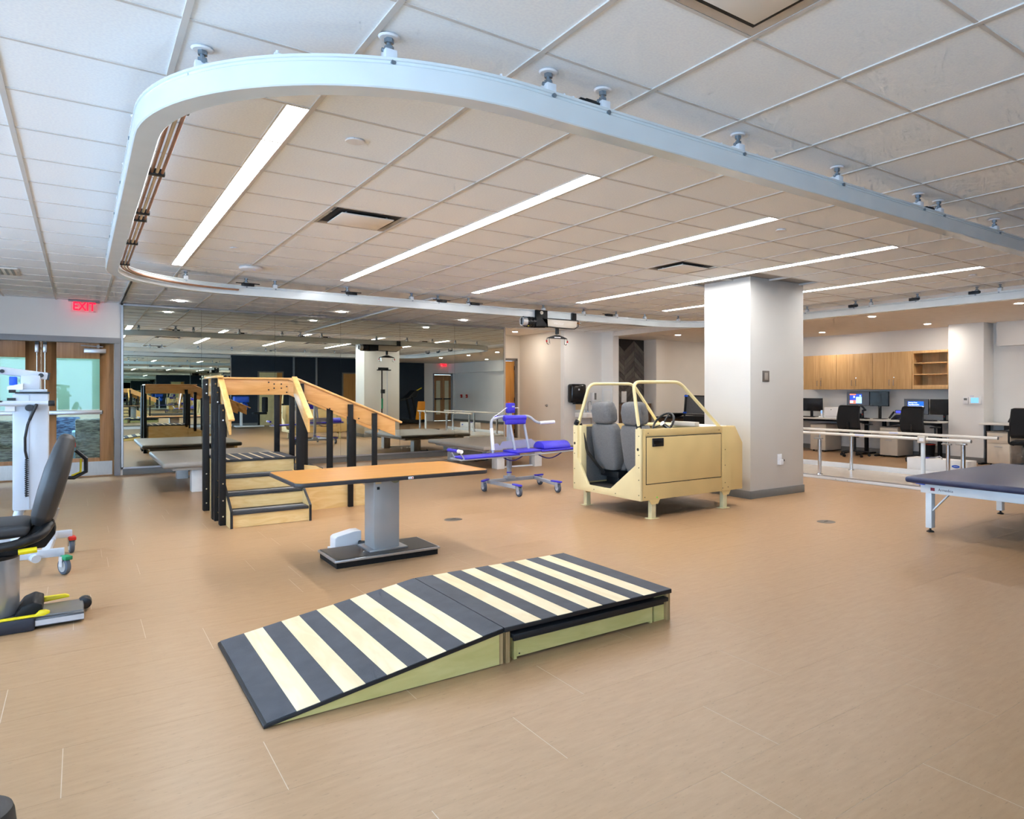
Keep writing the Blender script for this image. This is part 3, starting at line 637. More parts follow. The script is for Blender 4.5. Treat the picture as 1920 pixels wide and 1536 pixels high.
MB().box(PX0, RY0, RZ-.022, PX1, RY1, RZ).build('deck_board', EDGE, pf, .002)
stripes(pf, PX0, PX1, lambda x: RZ)
for a, b in ((PX0+.012, PX0+.036), (PX1-.03, PX1-.004)): MB().box(a, RY0+.01, 0, b, RY1-.01, RZ-.022).build('end_panel', WOOD('ply_edge', (120, 84, 44), (200, 170, 120), (60, 60, 1), 2, .5, .3), pf)
MB().box(PX1-.105, RY0+.035, 0, PX1-.03, RY0+.05, RZ-.022).build('corner_panel', PLYG, pf)
MB().box(PX0+.04, RY1-.03, 0, PX1-.03, RY1-.012, RZ-.022).build('back_panel', PLYG, pf)
ns = thing('step_box', 'low step box with black tread stored under the striped platform', 'step', (2.2, RY0+.05, 0))
MB().box(PX0+.045, RY0-.012, .118, PX1-.035, RY0+.42, .142).build('tread', EDGE, ns, .004)
MB().box(PX0+.06, RY0+.012, .098, PX1-.05, RY0+.03, .118).build('tread_lip', EDGE, ns, .002)
MB().box(PX0+.085, RY0+.03, .012, PX1-.14, RY0+.048, .10).build('front_panel', PLYG, ns)
for a in (PX0+.07, PX1-.14): MB().box(a, RY0+.03, 0, a+.016, RY0+.40, .118).build('side_panel', PLYG, ns)
MB().cyl((PX0+.10, RY0+.0295, .025), (PX0+.10, RY0+.0285, .025), .004, n=8).build('screw', BLACK, ns)

# ================================================================ pedestal table
tb = thing('pedestal_table', 'height adjustable table with beech laminate top and grey pedestal', 'table', (1.95, 5.66, 0))
poly = rrect(1.20, 5.20, 2.70, 6.12, .06)
MB().prism(poly, 'z', .668, .698).build('edge_band', M('dark_edge_band', (52, 50, 52), .45, var=.05), tb, .006)
MB().prism(rrect(1.206, 5.206, 2.694, 6.114, .055), 'z', .698, .7005).build('tabletop', LAM, tb)
MB().box(2.005, 5.192, .674, 2.045, 5.2, .692).build('control_switch', WHITEP, tb, .002)
for x in (2.012, 2.032): MB().box(x, 5.1905, .678, x+.007, 5.192, .688).build('switch_button', GREYE if x < 2.02 else RED, tb)
MB().box(1.875, 5.60, .07, 2.085, 5.83, .668).build('pedestal', M('pedestal_grey', (176, 172, 168), .42, .15, var=.03), tb, .006)
MB().box(1.83, 5.555, .062, 2.14, 5.875, .08).build('pedestal_flange', ALU, tb, .003)
MB().box(1.888, 5.5985, .60, 1.935, 5.6, .625).build('rating_plate', M('tan_sticker', (214, 190, 150), .5), tb); MB().box(1.90, 5.5985, .555, 1.922, 5.6, .578).build('warning_sticker', BLACK, tb)
MB().cyl((2.05, 5.60, .645), (2.05, 5.592, .645), .045, n=20).build('cable_cover', M('olive_plastic', (140, 134, 104), .5), tb)
MB().box(1.53, 5.44, .045, 2.37, 5.93, .064).build('base_plate', ALU, tb, .003)
MB().box(1.545, 5.455, .0635, 2.355, 5.915, .0675).build('base_cover', M('base_black_laminate', (58, 54, 52), .4, var=.06), tb)
MB().box(1.545, 5.455, 0, 2.355, 5.915, .045).build('base_skirt', BLACKM, tb)
for x, y in ((1.80, 5.62), (2.17, 5.75)): MB().cyl((x, y, .0675), (x, y, .071), .01, n=6).build('bolt', CHROME, tb)
t = thing('power_supply_box', 'white power supply box on the floor behind the pedestal table', 'power supply', (1.80, 6.12, 0))
MB().prism([(1.70, 0), (1.92, 0), (1.92, .155), (1.86, .155), (1.72, .125), (1.70, .11)], 'y', 6.05, 6.2).build('body', WHITEP, t, .008)
MB().box(1.685, 6.02, 0, 1.94, 6.22, .02).build('foot', WHITEP, t, .004); MB().cyl((1.90, 6.05, .05), (1.96, 5.98, .05), .022).build('connector', BLACK, t)
t = tag(MB().tube([(2.13, 5.96, .075), (2.16, 6.0, .14), (2.20, 6.02, .12), (2.23, 6.04, .03), (2.25, 6.06, .004)], .012, 8).build('red_cable', RED), 'short red cable looping behind the pedestal table', 'cable')

# ================================================================ training stairs (two flights round a landing)
st = thing('training_stairs', 'wooden training stairs with black posts and maple handrails before the mirrors', 'stairs', (1.5, 8.4, 0))
SX0, SX1 = 1.17, 1.92; NOSE = [7.70, 7.95, 8.19, 8.42]; RISE = .155; LY1 = 9.2; LZ = RISE*4
NOSEM = M('rubber_nosing', (48, 48, 50), .6, var=.1)
for i, y in enumerate(NOSE[:3]):
    z = RISE*(i+1); y1 = NOSE[i+1]
    MB().box(SX0+.02, y+.012, z-RISE+.002, SX1-.02, y+.03, z-.028).build('riser', PLY, st)
    MB().box(SX0+.02, y, z-.028, SX1-.02, y1+.012, z).build('tread', NOSEM, st, .003)
    for q in range(2): MB().box(SX0+.03, y+.03+q*.08, z, SX1-.03, y+.085+q*.08, z+.002).build('grip_strip', CHAR if q == 0 else M('pale_grip', (150, 150, 152), .7), st)
MB().box(SX0+.02, NOSE[3]+.012, RISE*3, SX1-.0, NOSE[3]+.03, LZ-.028).build('riser', PLY, st)
MB().box(SX0, NOSE[3], LZ-.028, SX1+.02, LY1, LZ-.004).build('landing', NOSEM, st, .003)
xx = SX0
for q in range(13):
    wq = .026 if q % 2 else .084
    MB().box(xx, NOSE[3]+.004, LZ-.004, min(xx+wq, SX1+.018), LY1-.004, LZ).build('wood_strip' if q % 2 else 'anti_slip_strip', PLYP if q % 2 else CHAR, st); xx += wq
    if xx > SX1: break
MB().box(SX0, NOSE[3]+.1, 0, SX0+.018, LY1, LZ-.028).build('side_panel', PLY, st); MB().box(SX0, LY1-.018, 0, SX1+.02, LY1, LZ-.028).build('back_panel', PLY, st)
sp = [(NOSE[0]-.02, 0), (NOSE[0]-.02, RISE+.01), (NOSE[2], RISE*3-.02), (NOSE[3]+.02, RISE*3), (NOSE[3]+.02, 0)]
for xa in (SX0, SX1-.02):
    MB().prism(sp, 'x', xa, xa+.02).build('stringer', PLY, st)
    ed = MB()
    for p, q in zip(sp[:2]+sp[1:2], sp[1:2]+sp[2:3]): pass
    ed.bar((xa+.01, sp[0][0]-.003, 0), (xa+.01, sp[1][0]-.003, sp[1][1]), .023, .008, (0, 1, 0)); ed.bar((xa+.01, sp[1][0]-.003, sp[1][1]), (xa+.01, sp[2][0]-.003, sp[2][1]), .023, .008)
    ed.build('stringer_edge', EDGE, st)
# second flight going down to the right
FX = [1.94, 2.22, 2.50, 2.78]
for i in range(3):
    z = RISE*(3-i); x0, x1 = FX[i], FX[i+1]
    MB().box(x0-.01, 8.44, z-.028, x1+.02, LY1-.02, z).build('tread', NOSEM, st, .003)
    MB().box(x1, 8.45, z-RISE, x1+.018, LY1-.03, z-.028).build('riser', PLY, st)
pn = [(1.93, 0), (2.92, 0), (2.92, .155), (2.78, .17), (2.6, .30), (2.46, .33), (2.24, .45), (2.14, .50), (1.93, .53)]
MB().prism(pn, 'y', 8.36, 8.38).build('side_panel', PLY, st); MB().prism(pn, 'y', LY1-.02, LY1).build('side_panel', PLY, st)
def post(x0, y0, x1, y1, z0, z1, bolts='x'):
    p = MB().box(x0, y0, z0, x1, y1, z1).build('post', BLACKM, st, .004)
    if bolts is None: return
    b = MB()
    for z in (z0+.09, z0+.25, z0+.42, z1-.06, z1-.16):
        if bolts == 'y': b.cyl(((x0+x1)/2, y0, z), ((x0+x1)/2, y0-.003, z), .008, n=8)
        else: b.cyl((x0, (y0+y1)/2, z), (x0-.003, (y0+y1)/2, z), .008, n=8)
    b.build('bolt_head', CHROME, p)
post(1.105, 9.02, 1.165, 9.12, 0, 1.49, 'y'); post(1.105, 8.36, 1.165, 8.46, 0, 1.49, 'y'); post(1.11, 8.24, 1.165, 8.34, 0, 1.40, 'y'); post(1.115, 7.93, 1.17, 8.03, 0, 1.22, 'y')
post(1.925, 8.30, 2.0, 8.358, 0, 1.44, None); post(2.0, 8.385, 2.06, 8.42, 0, 1.3, None)
post(2.27, 8.385, 2.335, 8.42, .30, 1.2, None); post(2.49, 8.31, 2.545, 8.358, 0, 1.20, None); post(2.50, 8.385, 2.60, 8.42, .2, 1.1, None); post(2.77, 8.31, 2.825, 8.358, 0, 1.09, None)
post(1.87, 9.165, 1.93, 9.20, .55, 1.40, None); post(2.04, 9.165, 2.10, 9.20, .45, 1.34, None)
def railing(p, q, h, nx, ny, mat, th=.022):
    """plank handrail from p to q (top line), plank depth h, with a rounded cap"""
    p = Vector(p); q = Vector(q); d = q-p; hh = Vector((0, 0, h)); s_ = Vector((nx, ny, 0)).normalized()*th/2
    e = Vector((d.x, d.y, 0)).normalized()
    cut = 0.
    m_ = MB().add([p-s_-hh, q-s_-hh, q-s_, p-s_, p+s_-hh, q+s_-hh, q+s_, p+s_], ((0,1,2,3),(7,6,5,4),(0,4,5,1),(1,5,6,2),(2,6,7,3),(3,7,4,0)))
    r = m_.build('handrail_board', mat, st, .003)
    MB().bar(p-d.normalized()*.01+Vector((0, 0, .004)), q+d.normalized()*.09+Vector((0, 0, .004)), .058, .026).build('handrail_cap', mat, st, .009, 3)
    return r
railing((1.165, 9.16, 1.50), (1.165, 8.33, 1.50), .20, 1, 0, RAILWDY)
railing((1.175, 8.33, 1.50), (1.175, 7.72, 1.11), .19, 1, 0, RAILWDY)
railing((1.14, 9.15, 1.50), (2.02, 9.15, 1.50), .19, 0, 1, RAILWD)
railing((2.02, 9.15, 1.50), (3.12, 9.15, 1.0), .19, 0, 1, RAILWD)
railing((1.905, 8.33, 1.50), (1.905, 7.72, 1.11), .19, 1, 0, RAILWDY)
railing((1.905, 8.37, 1.50), (3.06, 8.37, 1.0), .19, 0, 1, RAILWD)
bh = MB()
for x, z in ((1.80, 1.46), (1.80, 1.37), (1.86, 1.44), (1.86, 1.39), (1.94, 1.44), (1.94, 1.39), (2.0, 1.41), (2.0, 1.34)): bh.cyl((x, 9.139, z), (x, 9.135, z), .009, n=8)
bh.build('bolt_hole', BLACK, st)
bh = MB().cyl((2.29, 8.359, 1.15), (2.29, 8.355, 1.15), .009, n=8).cyl((2.62, 8.359, 1.03), (2.62, 8.355, 1.03), .009, n=8).build('bolt_hole', BLACK, st)

# ================================================================ greige mat tables
def mat_table(x0, y0, x1, y1, z, lab):
    t = thing('mat_table', lab, 'mat table', ((x0+x1)/2, (y0+y1)/2, 0), 'greige mat tables by the mirrors')
    MB().box(x0, y0, z-.075, x1, y1, z).build('cushion', GREYV, t, .03, 4)
    MB().box(x0+.12, y0+.1, z-.115, x1-.12, y1-.1, z-.076).build('under_frame', PUTTY, t, .004)
    for a in (x0+.34, x1-.50):
        for b in (y0+.16, y1-.36): MB().box(a, b, 0, a+.15, b+.2, z-.115).build('leg', M('mat_leg_white', (222, 220, 216), .4), t, .006)
    for b in (y0+.2, y1-.3): MB().box(x0+.49, b+.03, .01, x1-.5, b+.07, .035).build('floor_rail', WHITEE, t)
    MB().tube([(x0+.6, y1-.5, .02), (x0+.7, y1-.7, .01), (x0+.85, y1-.62, .01), (x0+.9, y1-.8, .03)], .012, 6).build('power_cord', BLACK, t)
mat_table(.85, 10.66, 2.40, 12.95, .42, 'greige padded mat table behind the training stairs, nearest the exit doors')
mat_table(5.40, 10.62, 7.0, 13.0, .42, 'greige padded mat table behind the blue patient lift, nearest the corridor')

# ================================================================ car transfer simulator
vc = thing('car_simulator', 'cream car transfer simulator with two grey seats and roll bars', 'car simulator', (5.43, 6.2, 0))
VX0, VX1, VY0, VY1 = 4.66, 6.20, 5.57, 6.82
side = [(VX0, .20), (VX1, .205), (VX1, .75), (6.07, .95), (VX0, .955)]
CREAMF = M('cream_front_panel', (222, 193, 132), .42, var=.03, scale=5)
for y0, y1, s in ((VY0, VY0+.03, -1), (VY1-.03, VY1, 1)):
    sd = MB().prism(side, 'y', y0, y1).build('side_panel', CREAMF, vc, .004)
    ys = VY0-.006 if s < 0 else VY1
    dp = MB().box(4.715, ys, .375, 5.835, ys+.006, .865).build('door', CREAMF, sd, .003)
    yf = ys-.002 if s < 0 else ys+.006
    sm = MB().box(4.708, yf+.0045 if s < 0 else ys-.0005, .368, 5.842, yf+.0065 if s < 0 else ys+.001, .873).build('door_gap', BLACK, sd)
    MB().box(4.70, ys, .88, 5.845, ys+.006, .953).build('window_ledge', CREAMF, sd, .003); MB().prism([(5.855, .21), (VX1-.005, .21), (VX1-.005, .75), (6.07, .945), (5.855, .945)], 'y', ys+.001, ys+.006).build('fender_panel', CREAMF, sd, .002)
    if s < 0:
        h = MB().box(4.79, ys-.012, .765, 4.95, ys+.001, .855).build('door_handle', BLACK, dp, .012, 3)
        MB().box(4.80, ys-.016, .79, 4.935, ys-.011, .83).build('grip', M('black_recess', (12, 12, 13), .3), dp, .004); MB().cyl((4.815, ys-.013, .785), (4.815, ys-.017, .785), .007, n=10).build('lock', CHROME, dp)
    sc_ = MB()
    for x, z in ((4.735, .91), (5.80, .91), (5.90, .30), (5.90, .50), (5.90, .68), (5.86, .24), (4.69, .24), (5.95, .245)): sc_.cyl((x, ys-.001 if s < 0 else ys+.007, z), (x, ys-.003 if s < 0 else ys+.009, z), .006, n=8)
    sc_.build('screw', M('screw_brown', (90, 76, 52), .5), sd)
MB().cyl((4.865, VY0-.001, .225), (4.865, VY0-.003, .225), .007, n=10).build('green_dot', EMIT('green_dot', (60, 200, 40), .4), vc)
MB().prism([(VY0, .20), (VY1, .20), (VY1, .95), (6.74, .95), (6.74, .57), (6.52, .275), (6.10, .275), (5.66, .57), (5.66, .955), (VY0, .955)], 'x', VX0-.02, VX0+.012).build('rear_panel', CREAM, vc, .003)
MB().box(VX0+.012, 6.70, .27, VX0+.09, 6.79, .95).build('rear_post', CREAM, vc, .004); MB().box(VX0+.012, 5.60, .27, VX0+.09, 5.66, .95).build('rear_post', CREAM, vc, .004)
sc_ = MB()
for y, z in ((5.60, .88), (5.60, .68), (5.60, .55), (5.60, .42), (5.60, .26), (6.79, .86), (6.79, .62), (6.79, .44), (6.79, .27), (6.4, .235), (6.0, .235)): sc_.cyl((VX0-.02, y, z), (VX0-.023, y, z), .006, n=8)
for y in (5.615, 6.785): sc_.cyl((VX0-.02, y, .74), (VX0-.024, y, .74), .016, n=12)
sc_.build('rivet', M('rivet_dark', (50, 44, 34), .5), vc)
MB().box(VX0+.012, VY0+.03, .235, VX1-.05, VY1-.03, .255).build('floor_pan', M('floor_mat_black', (44, 40, 38), .8), vc)
MB().prism([(VY0+.03, .25), (VY1-.03, .25), (VY1-.03, .93), (VY0+.03, .93)], 'x', 5.80, 5.83).build('dashboard', CREAM, vc)
MB().prism([(VX1-.03, .21), (VX1, .21), (VX1, .75), (6.07, .95), (6.04, .95), (VX1-.03, .74)], 'y', VY0+.03, VY1-.03).build('nose_panel', CREAM, vc)
MB().box(5.60, VY0+.03, .925, 6.07, VY1-.03, .95).build('hood', CREAM, vc, .003)
MB().box(5.62, 5.62, .95, 5.98, 6.3, .954).build('paper_sheet', M('white_paper', (240, 240, 238), .7), vc)
MB().box(5.55, 5.7, .95, 5.62, 6.1, 1.0).build('control_panel', PUTTY, vc, .004)
MB().prism([(VX0+.1, .275), (5.1, .275), (5.1, .93), (VX0+.1, .93)], 'y', VY1-.05, VY1-.03).build('inner_lining', SEATF, vc)
for x, y in ((4.83, 5.61), (5.93, 5.62), (4.80, 6.76), (5.93, 6.76)):
    lg = MB().box(x-.03, y-.03, .006, x+.03, y+.03, .2).build('leg', M('leg_cream', (226, 214, 168), .4), vc, .003)
    MB().box(x-.06, y-.05, 0, x+.06, y+.05, .006).build('foot_plate', M('leg_cream', (226, 214, 168), .4), lg)
    MB().prism([(x-.075, .205), (x+.075, .205), (x+.045, .155), (x-.045, .155)], 'y', y-.045, y-.036).build('bracket', CREAMF, lg)
CTB = M('roll_bar_cream', (232, 214, 158), .35, var=.02)
MB().tube(arc([(4.65, 5.61, .95), (4.66, 5.72, 1.45), (5.33, 5.72, 1.455), (5.87, 5.61, .93)], .09), .0185, 12).build('roll_bar', CTB, vc)
MB().tube(arc([(4.69, 6.79, .95), (4.77, 6.67, 1.44), (5.43, 6.67, 1.445), (5.95, 6.78, .93)], .09), .0185, 12).build('roll_bar', CTB, vc)
for y, ty in ((5.615, 5.64), (6.785, 6.76)):
    MB().tube([(4.655, y, .962), (4.66, ty, 1.005)], .028, 10).build('belt_wrap', BLACKF, vc)
MB().bar((4.70, 6.75, .97), (4.74, 6.66, .62), .045, .006, (1, 0, 0)).bar((4.74, 6.66, .63), (4.86, 6.5, .40), .045, .006, (1, 0, 0)).build('seat_belt', BLACK, vc)
sw = MB(); c = Vector((5.38, 6.05, .97)); ax = Vector((-.75, 0, .55)).normalized(); u = Vector((0, 1, 0)); v = ax.cross(u)
sw.tube([c+(u*math.cos(a)+v*math.sin(a))*.155 for a in [2*PI*i/24 for i in range(24)]], .013, 8, True)
swo = sw.build('steering_wheel', BLACK, vc)
m_ = MB()
for a in (0.4, PI-.4, 1.5*PI): m_.bar(c, c+(u*math.cos(a)+v*math.sin(a))*.15, .022, .01)
m_.build('spoke', BLACK, swo); MB().cyl(c-ax*.005, c+ax*.02, .03).build('horn_button', CHROME, swo); MB().cyl(c, (5.8, 6.05, .72), .022).build('steering_column', BLACK, vc)
def cushion(w_, d_, h_, r=.05):
    return MB().box(-d_/2, -w_/2, 0, d_/2, w_/2, h_)
for yc in (6.52, 5.96):
    tilt = math.radians(-9)
    bk = MB(); Mt = Matrix.Translation((4.97, yc, .44)) @ Matrix.Rotation(tilt, 4, 'Y')
    bk.v = []; pz = [(0, .17, .075), (.12, .215, .085), (.3, .225, .08), (.47, .225, .08), (.54, .19, .065)]
    ring = []
    for z, hw, hd in pz: ring.append([Mt @ Vector((a*hd, b*hw, z)) for a, b in ((-1, -.82), (-.6, -1), (.6, -1), (1, -.8), (.55, 0), (1, .8), (.6, 1), (-.6, 1), (-1, .82), (-1.05, 0))])
    n_ = 10; bk.add([p for r in ring for p in r], [(i*n_+k, i*n_+(k+1) % n_, (i+1)*n_+(k+1) % n_, (i+1)*n_+k) for i in range(len(ring)-1) for k in range(n_)]+[tuple(range(n_-1, -1, -1)), tuple(range((len(ring)-1)*n_, len(ring)*n_))])
    bo = bk.build('seat_backrest', SEATF, vc, .02, 3, 60)
    hd = MB(); ring = []
    for z, hw, hd_ in ((.545, .14, .06), (.57, .165, .085), (.69, .168, .09), (.775, .15, .075), (.80, .115, .045)): ring.append([Mt @ Vector((a*hd_+.01, b*hw, z)) for a, b in ((-1, -.8), (-.5, -1), (.5, -1), (1, -.8), (1, .8), (.5, 1), (-.5, 1), (-1, .8))])
    n_ = 8; hd.add([p for r in ring for p in r], [(i*n_+k, i*n_+(k+1) % n_, (i+1)*n_+(k+1) % n_, (i+1)*n_+k) for i in range(len(ring)-1) for k in range(n_)]+[tuple(range(n_-1, -1, -1)), tuple(range((len(ring)-1)*n_, len(ring)*n_))])
    ho_ = hd.build('headrest', SEATF, vc, .018, 3, 60)
    pp = MB()
    for dy in (-.06, .06): pp.cyl(Mt @ Vector((0, dy, .5)), Mt @ Vector((0, dy, .6)), .007, n=8)
    pp.build('headrest_pin', BLACK, ho_)
    MB().box(5.0, yc-.22, .42, 5.45, yc+.22, .54).build('seat_cushion', SEATF, vc, .04, 3)
    MB().box(4.95, yc-.17, .35, 5.42, yc+.17, .42).box(5.0, yc-.12, .255, 5.35, yc+.12, .35).build('seat_mount', BLACK, vc, .006)

# ================================================================ blue patient lift
bl = thing('patient_lift', 'grey wheeled patient lift stretcher with royal blue cushions', 'patient lift', (4.78, 8.3, 0))
MB().bar((4.45, 8.60, .115), (5.2, 8.65, .115), .06, .05).bar((4.44, 8.66, .115), (4.47, 7.86, .115), .05, .045).bar((5.21, 8.70, .115), (5.06, 7.86, .115), .05, .045).build('base_frame', GREYE, bl, .006)
for x, y, d in ((4.33, 8.50, 0), (4.47, 7.80, 1), (5.06, 7.80, 1), (5.29, 8.63, 0)):
    cs = MB().cyl((x-.018, y-.0, .062), (x+.018, y, .062), .062, n=20).build('caster', RUBBER, bl, .008)
    MB().cyl((x-.021, y, .062), (x+.021, y, .062), .035, n=16).build('caster_hub', M('hub_light', (205, 208, 214), .4), cs)
    MB().box(x-.028, y-.03, .06, x-.021, y+.03, .13).box(x+.021, y-.03, .06, x+.028, y+.03, .13).box(x-.028, y-.03, .125, x+.028, y+.03, .135).build('caster_fork', GREYE, cs)
for p, q in (((4.29, 8.47, .145), (4.45, 8.62, .145)), ((4.46, 7.74, .145), (4.47, 7.95, .145)), ((5.07, 7.74, .145), (5.06, 7.95, .145)), ((5.2, 8.62, .145), (5.34, 8.64, .145))): MB().bar(p, q, .05, .022).build('bumper', BLUE, bl, .008)
MB().cyl((4.78, 8.62, .14), (4.78, 8.62, .30), .032).box(4.72, 8.56, .13, 4.84, 8.68, .17).build('mast_base', GREYE, bl); MB().cyl((4.78, 8.62, .21), (4.78, 8.62, .225), .036).build('mast_collar', BLUE, bl)
MB().box(4.75, 8.585, .28, 4.81, 8.655, 1.06).build('mast', GREYE, bl, .012)
cb = MB().box(4.735, 8.56, 1.05, 4.845, 8.65, 1.19).build('control_box', BLUE, bl, .012)
MB().box(4.79, 8.557, 1.13, 4.83, 8.561, 1.15).build('display', GREYE, cb); MB().cyl((4.76, 8.60, 1.19), (4.76, 8.60, 1.205), .014).build('stop_button', RED, cb)
MB().tube([(4.50, 8.58, .99), (4.62, 8.58, 1.06), (4.72, 8.60, 1.12), (4.92, 8.60, 1.12)], .006, 6).build('release_lever', WHITEP, bl)
MB().bar((4.53, 8.58, 1.0), (4.74, 8.60, 1.01), .035, .03).build('hand_grip', BLUE, bl, .01)
# seat back hung from the arms
MB().tube(arc([(4.36, 8.30, .53), (4.36, 8.36, .97), (4.52, 8.42, 1.005), (4.98, 8.42, 1.01), (5.08, 8.36, .91), (5.34, 8.32, .92)], .06), .019, 10).build('arm_frame', GREYE, bl)
MB().tube([(5.12, 8.355, .91), (5.34, 8.32, .92)], .024, 10).build('arm_pad', WHITEP, bl); MB().tube([(4.36, 8.30, .57), (4.36, 8.345, .86)], .023, 10).build('arm_sleeve', WHITEP, bl)
for x in (4.66, 4.88): MB().tube([(x+.06, 8.34, .52), (x, 8.40, .96)], .019, 8).build('back_tube', GREYE, bl)
MB().box(4.58, 8.35, .90, 4.90, 8.40, .98).build('back_cushion', BLUE, bl, .02, 3); MB().cyl((4.565, 8.385, .985), (4.905, 8.385, .985), .04).build('back_roll', BLUE, bl, .008)
MB().prism([(4.42, .545), (4.62, .545), (4.54, .64), (4.50, .64)], 'y', 8.5, 8.512).prism([(4.55, .56), (5.25, .56), (5.08, .68), (4.62, .66)], 'y', 8.52, 8.53).build('side_guard', M('lilac_grey_plastic', (170, 168, 186), .5), bl)
pts = [(3.86, .495), (4.60, .505)]
MB().prism([(3.86, .485), (4.66, .50), (4.66, .525), (3.86, .51)], 'y', 8.10, 8.46).build('leg_cushion', BLUE, bl, .01)
MB().prism([(4.60, .525), (4.98, .535), (4.98, .565), (4.60, .55)], 'y', 8.08, 8.48).build('seat_cushion', BLUE, bl, .01)
MB().prism([(5.0, .525), (5.55, .535), (5.55, .56), (5.0, .55)], 'y', 8.10, 8.46).build('head_cushion', BLUE, bl, .01)
hp = MB().prism([(5.06+.43*i/10, .56) for i in (0, 10)]+[(5.275+.215*math.cos(a), .56+.07*math.sin(a)) for a in [PI*i/10 for i in range(1, 10)]], 'y', 8.12, 8.45)
MB().prism([(8.14+.3*i, .56) for i in (0, 1)]+[(8.29+.15*math.cos(a), .56+.10*math.sin(a)) for a in [PI*i/12 for i in range(1, 12)]], 'x', 5.06, 5.50).build('pillow', BLUE, bl, .01)
MB().tube([(3.82, 8.12, .48), (5.0, 8.12, .50), (5.55, 8.12, .52)], .011, 8).tube([(3.82, 8.44, .48), (5.0, 8.44, .50), (5.55, 8.44, .52)], .011, 8).tube([(3.82, 8.12, .48), (3.82, 8.44, .48)], .011, 8).build('stretcher_frame', GREYE, bl)
MB().tube([(3.86, 8.12, .49), (3.80, 8.12, .58)], .008, 6).tube([(3.86, 8.40, .49), (3.80, 8.40, .58)], .008, 6).build('foot_bracket', GREYE, bl)
MB().cyl((3.78, 8.12, .595), (3.78, 8.42, .595), .022).build('foot_roll', BLUE, bl); MB().cyl((3.78, 8.03, .595), (3.78, 8.12, .595), .024).build('foot_roll_end', WHITEP, bl)
for x0, x1 in ((4.40, 4.75), (4.95, 5.35)): MB().tube([(x0+(x1-x0)*i/8, 8.15, .50-.07*math.sin(PI*i/8)) for i in range(9)], .008, 6).build('strap_loop', M('blue_strap', (40, 34, 110), .7), bl)
MB().bar((4.70, 8.50, .50), (4.78, 8.6, .50), .05, .04).build('stretcher_bracket', GREYE, bl)

# ================================================================ recumbent exercise bike (left edge)
bk = thing('recumbent_bike', 'recumbent exercise trainer with charcoal padded seat and silver post', 'exercise bike', (-.4, 5.28, 0))
GLEAT = M('charcoal_leather', (52, 50, 50), .5, var=.08, scale=20, bump=.12, bscale=220)
SILV = M('silver_paint', (176, 178, 182), .3, .6, var=.03)
MB().box(-1.7, 5.08, .0, -.20, 5.46, .075).build('base_rail', M('navy_charcoal', (44, 47, 58), .45), bk, .012)
MB().box(-.22, 5.11, .012, .02, 5.43, .062).build('rail_extension', M('dark_rail', (84, 84, 86), .4, .3), bk, .004)
MB().box(-.22, 5.135, .062, .015, 5.405, .068).build('rail_cover', M('rail_top_metal', (150, 146, 140), .35, .7, stretch=(1, 20, 1)), bk); MB().box(-.20, 5.105, .02, .02, 5.11, .05).build('rail_trim', ALU, bk)
MB().cyl((.025, 5.36, .045), (.025, 5.44, .045), .035).build('transport_wheel', BLACK, bk, .006)
for y0, y1, xe in ((5.09, 5.12, -.155), (5.42, 5.45, -.07)):
    MB().prism([(-.75, .085), (-.20, .085), (-.18, .105), (xe, .105), (xe+.02, .095), (xe+.02, .085), (-.16, .075), (-.75, .072)], 'y', y0, y1).build('yellow_lever', YEL, bk, .003)
MB().prism([(-.30, .07), (-.17, .07), (-.17, .13), (-.21, .15), (-.26, .13)], 'y', 5.14, 5.42).build('rail_carriage', BLACKM, bk, .008)
MB().cyl((-.41, 5.28, .075), (-.41, 5.28, .40), .135, n=32).build('seat_post', SILV, bk, .006); MB().cyl((-.41, 5.28, .395), (-.41, 5.28, .42), .135, n=32).build('post_cap', BLACK, bk, .006)
MB().box(-.75, 5.18, .42, -.22, 5.40, .46).build('seat_plate', BLACKM, bk, .006)
MB().tube(arc([(-.80, 5.06, .49), (-.30, 5.06, .49), (-.17, 5.10, .53), (-.14, 5.18, .58)], .08), .026, 10).tube(arc([(-.80, 5.50, .49), (-.30, 5.50, .49), (-.17, 5.46, .53), (-.14, 5.38, .58)], .08), .026, 10).build('seat_rail', BLACK, bk)
MB().prism([(-.33, .44), (-.16, .44), (-.11, .52), (-.12, .60), (-.19, .60), (-.25, .52)], 'y', 5.2, 5.36).build('hinge_cover', BLACKM, bk, .012)
MB().tube([(-.16, 5.28, .52), (-.12, 5.28, .66)], .03, 12).build('back_support', SILV, bk)
MB().tube([(-.27, 5.06, .455), (-.19, 5.06, .46)], .016, 8).build('yellow_handle', YEL, bk)
MB().prism([(-.80, .535), (-.235, .535), (-.215, .585), (-.25, .605), (-.80, .61)], 'y', 5.08, 5.48).build('seat_cushion', GLEAT, bk, .022, 3)
# tall rounded backrest, reclined, facing away to the left
ring = []
BA = Vector((-.185, 5.28, .575)); BT = Vector((-.055, 5.28, 1.09)); bd = (BT-BA); bn = Vector((-bd.z, 0, bd.x)).normalized()
for t_, hw, hd in ((0, .12, .035), (.10, .18, .05), (.35, .225, .055), (.6, .215, .055), (.85, .16, .045), (.97, .10, .035), (1.0, .06, .02)):
    cc = BA+bd*t_
    ring.append([cc+bn*(hd*a)+Vector((0, hw*b, 0)) for a, b in ((1, -.8), (1.1, 0), (1, .8), (.5, 1), (-.4, 1), (-1, .75), (-1.15, 0), (-1, -.75), (-.4, -1), (.5, -1))])
m_ = MB(); n_ = 10; m_.add([p for r in ring for p in r], [(i*n_+k, i*n_+(k+1) % n_, (i+1)*n_+(k+1) % n_, (i+1)*n_+k) for i in range(len(ring)-1) for k in range(n_)]+[tuple(range(n_-1, -1, -1)), tuple(range((len(ring)-1)*n_, len(ring)*n_))])
bo = m_.build('backrest', GLEAT, bk, .012, 2, 60)
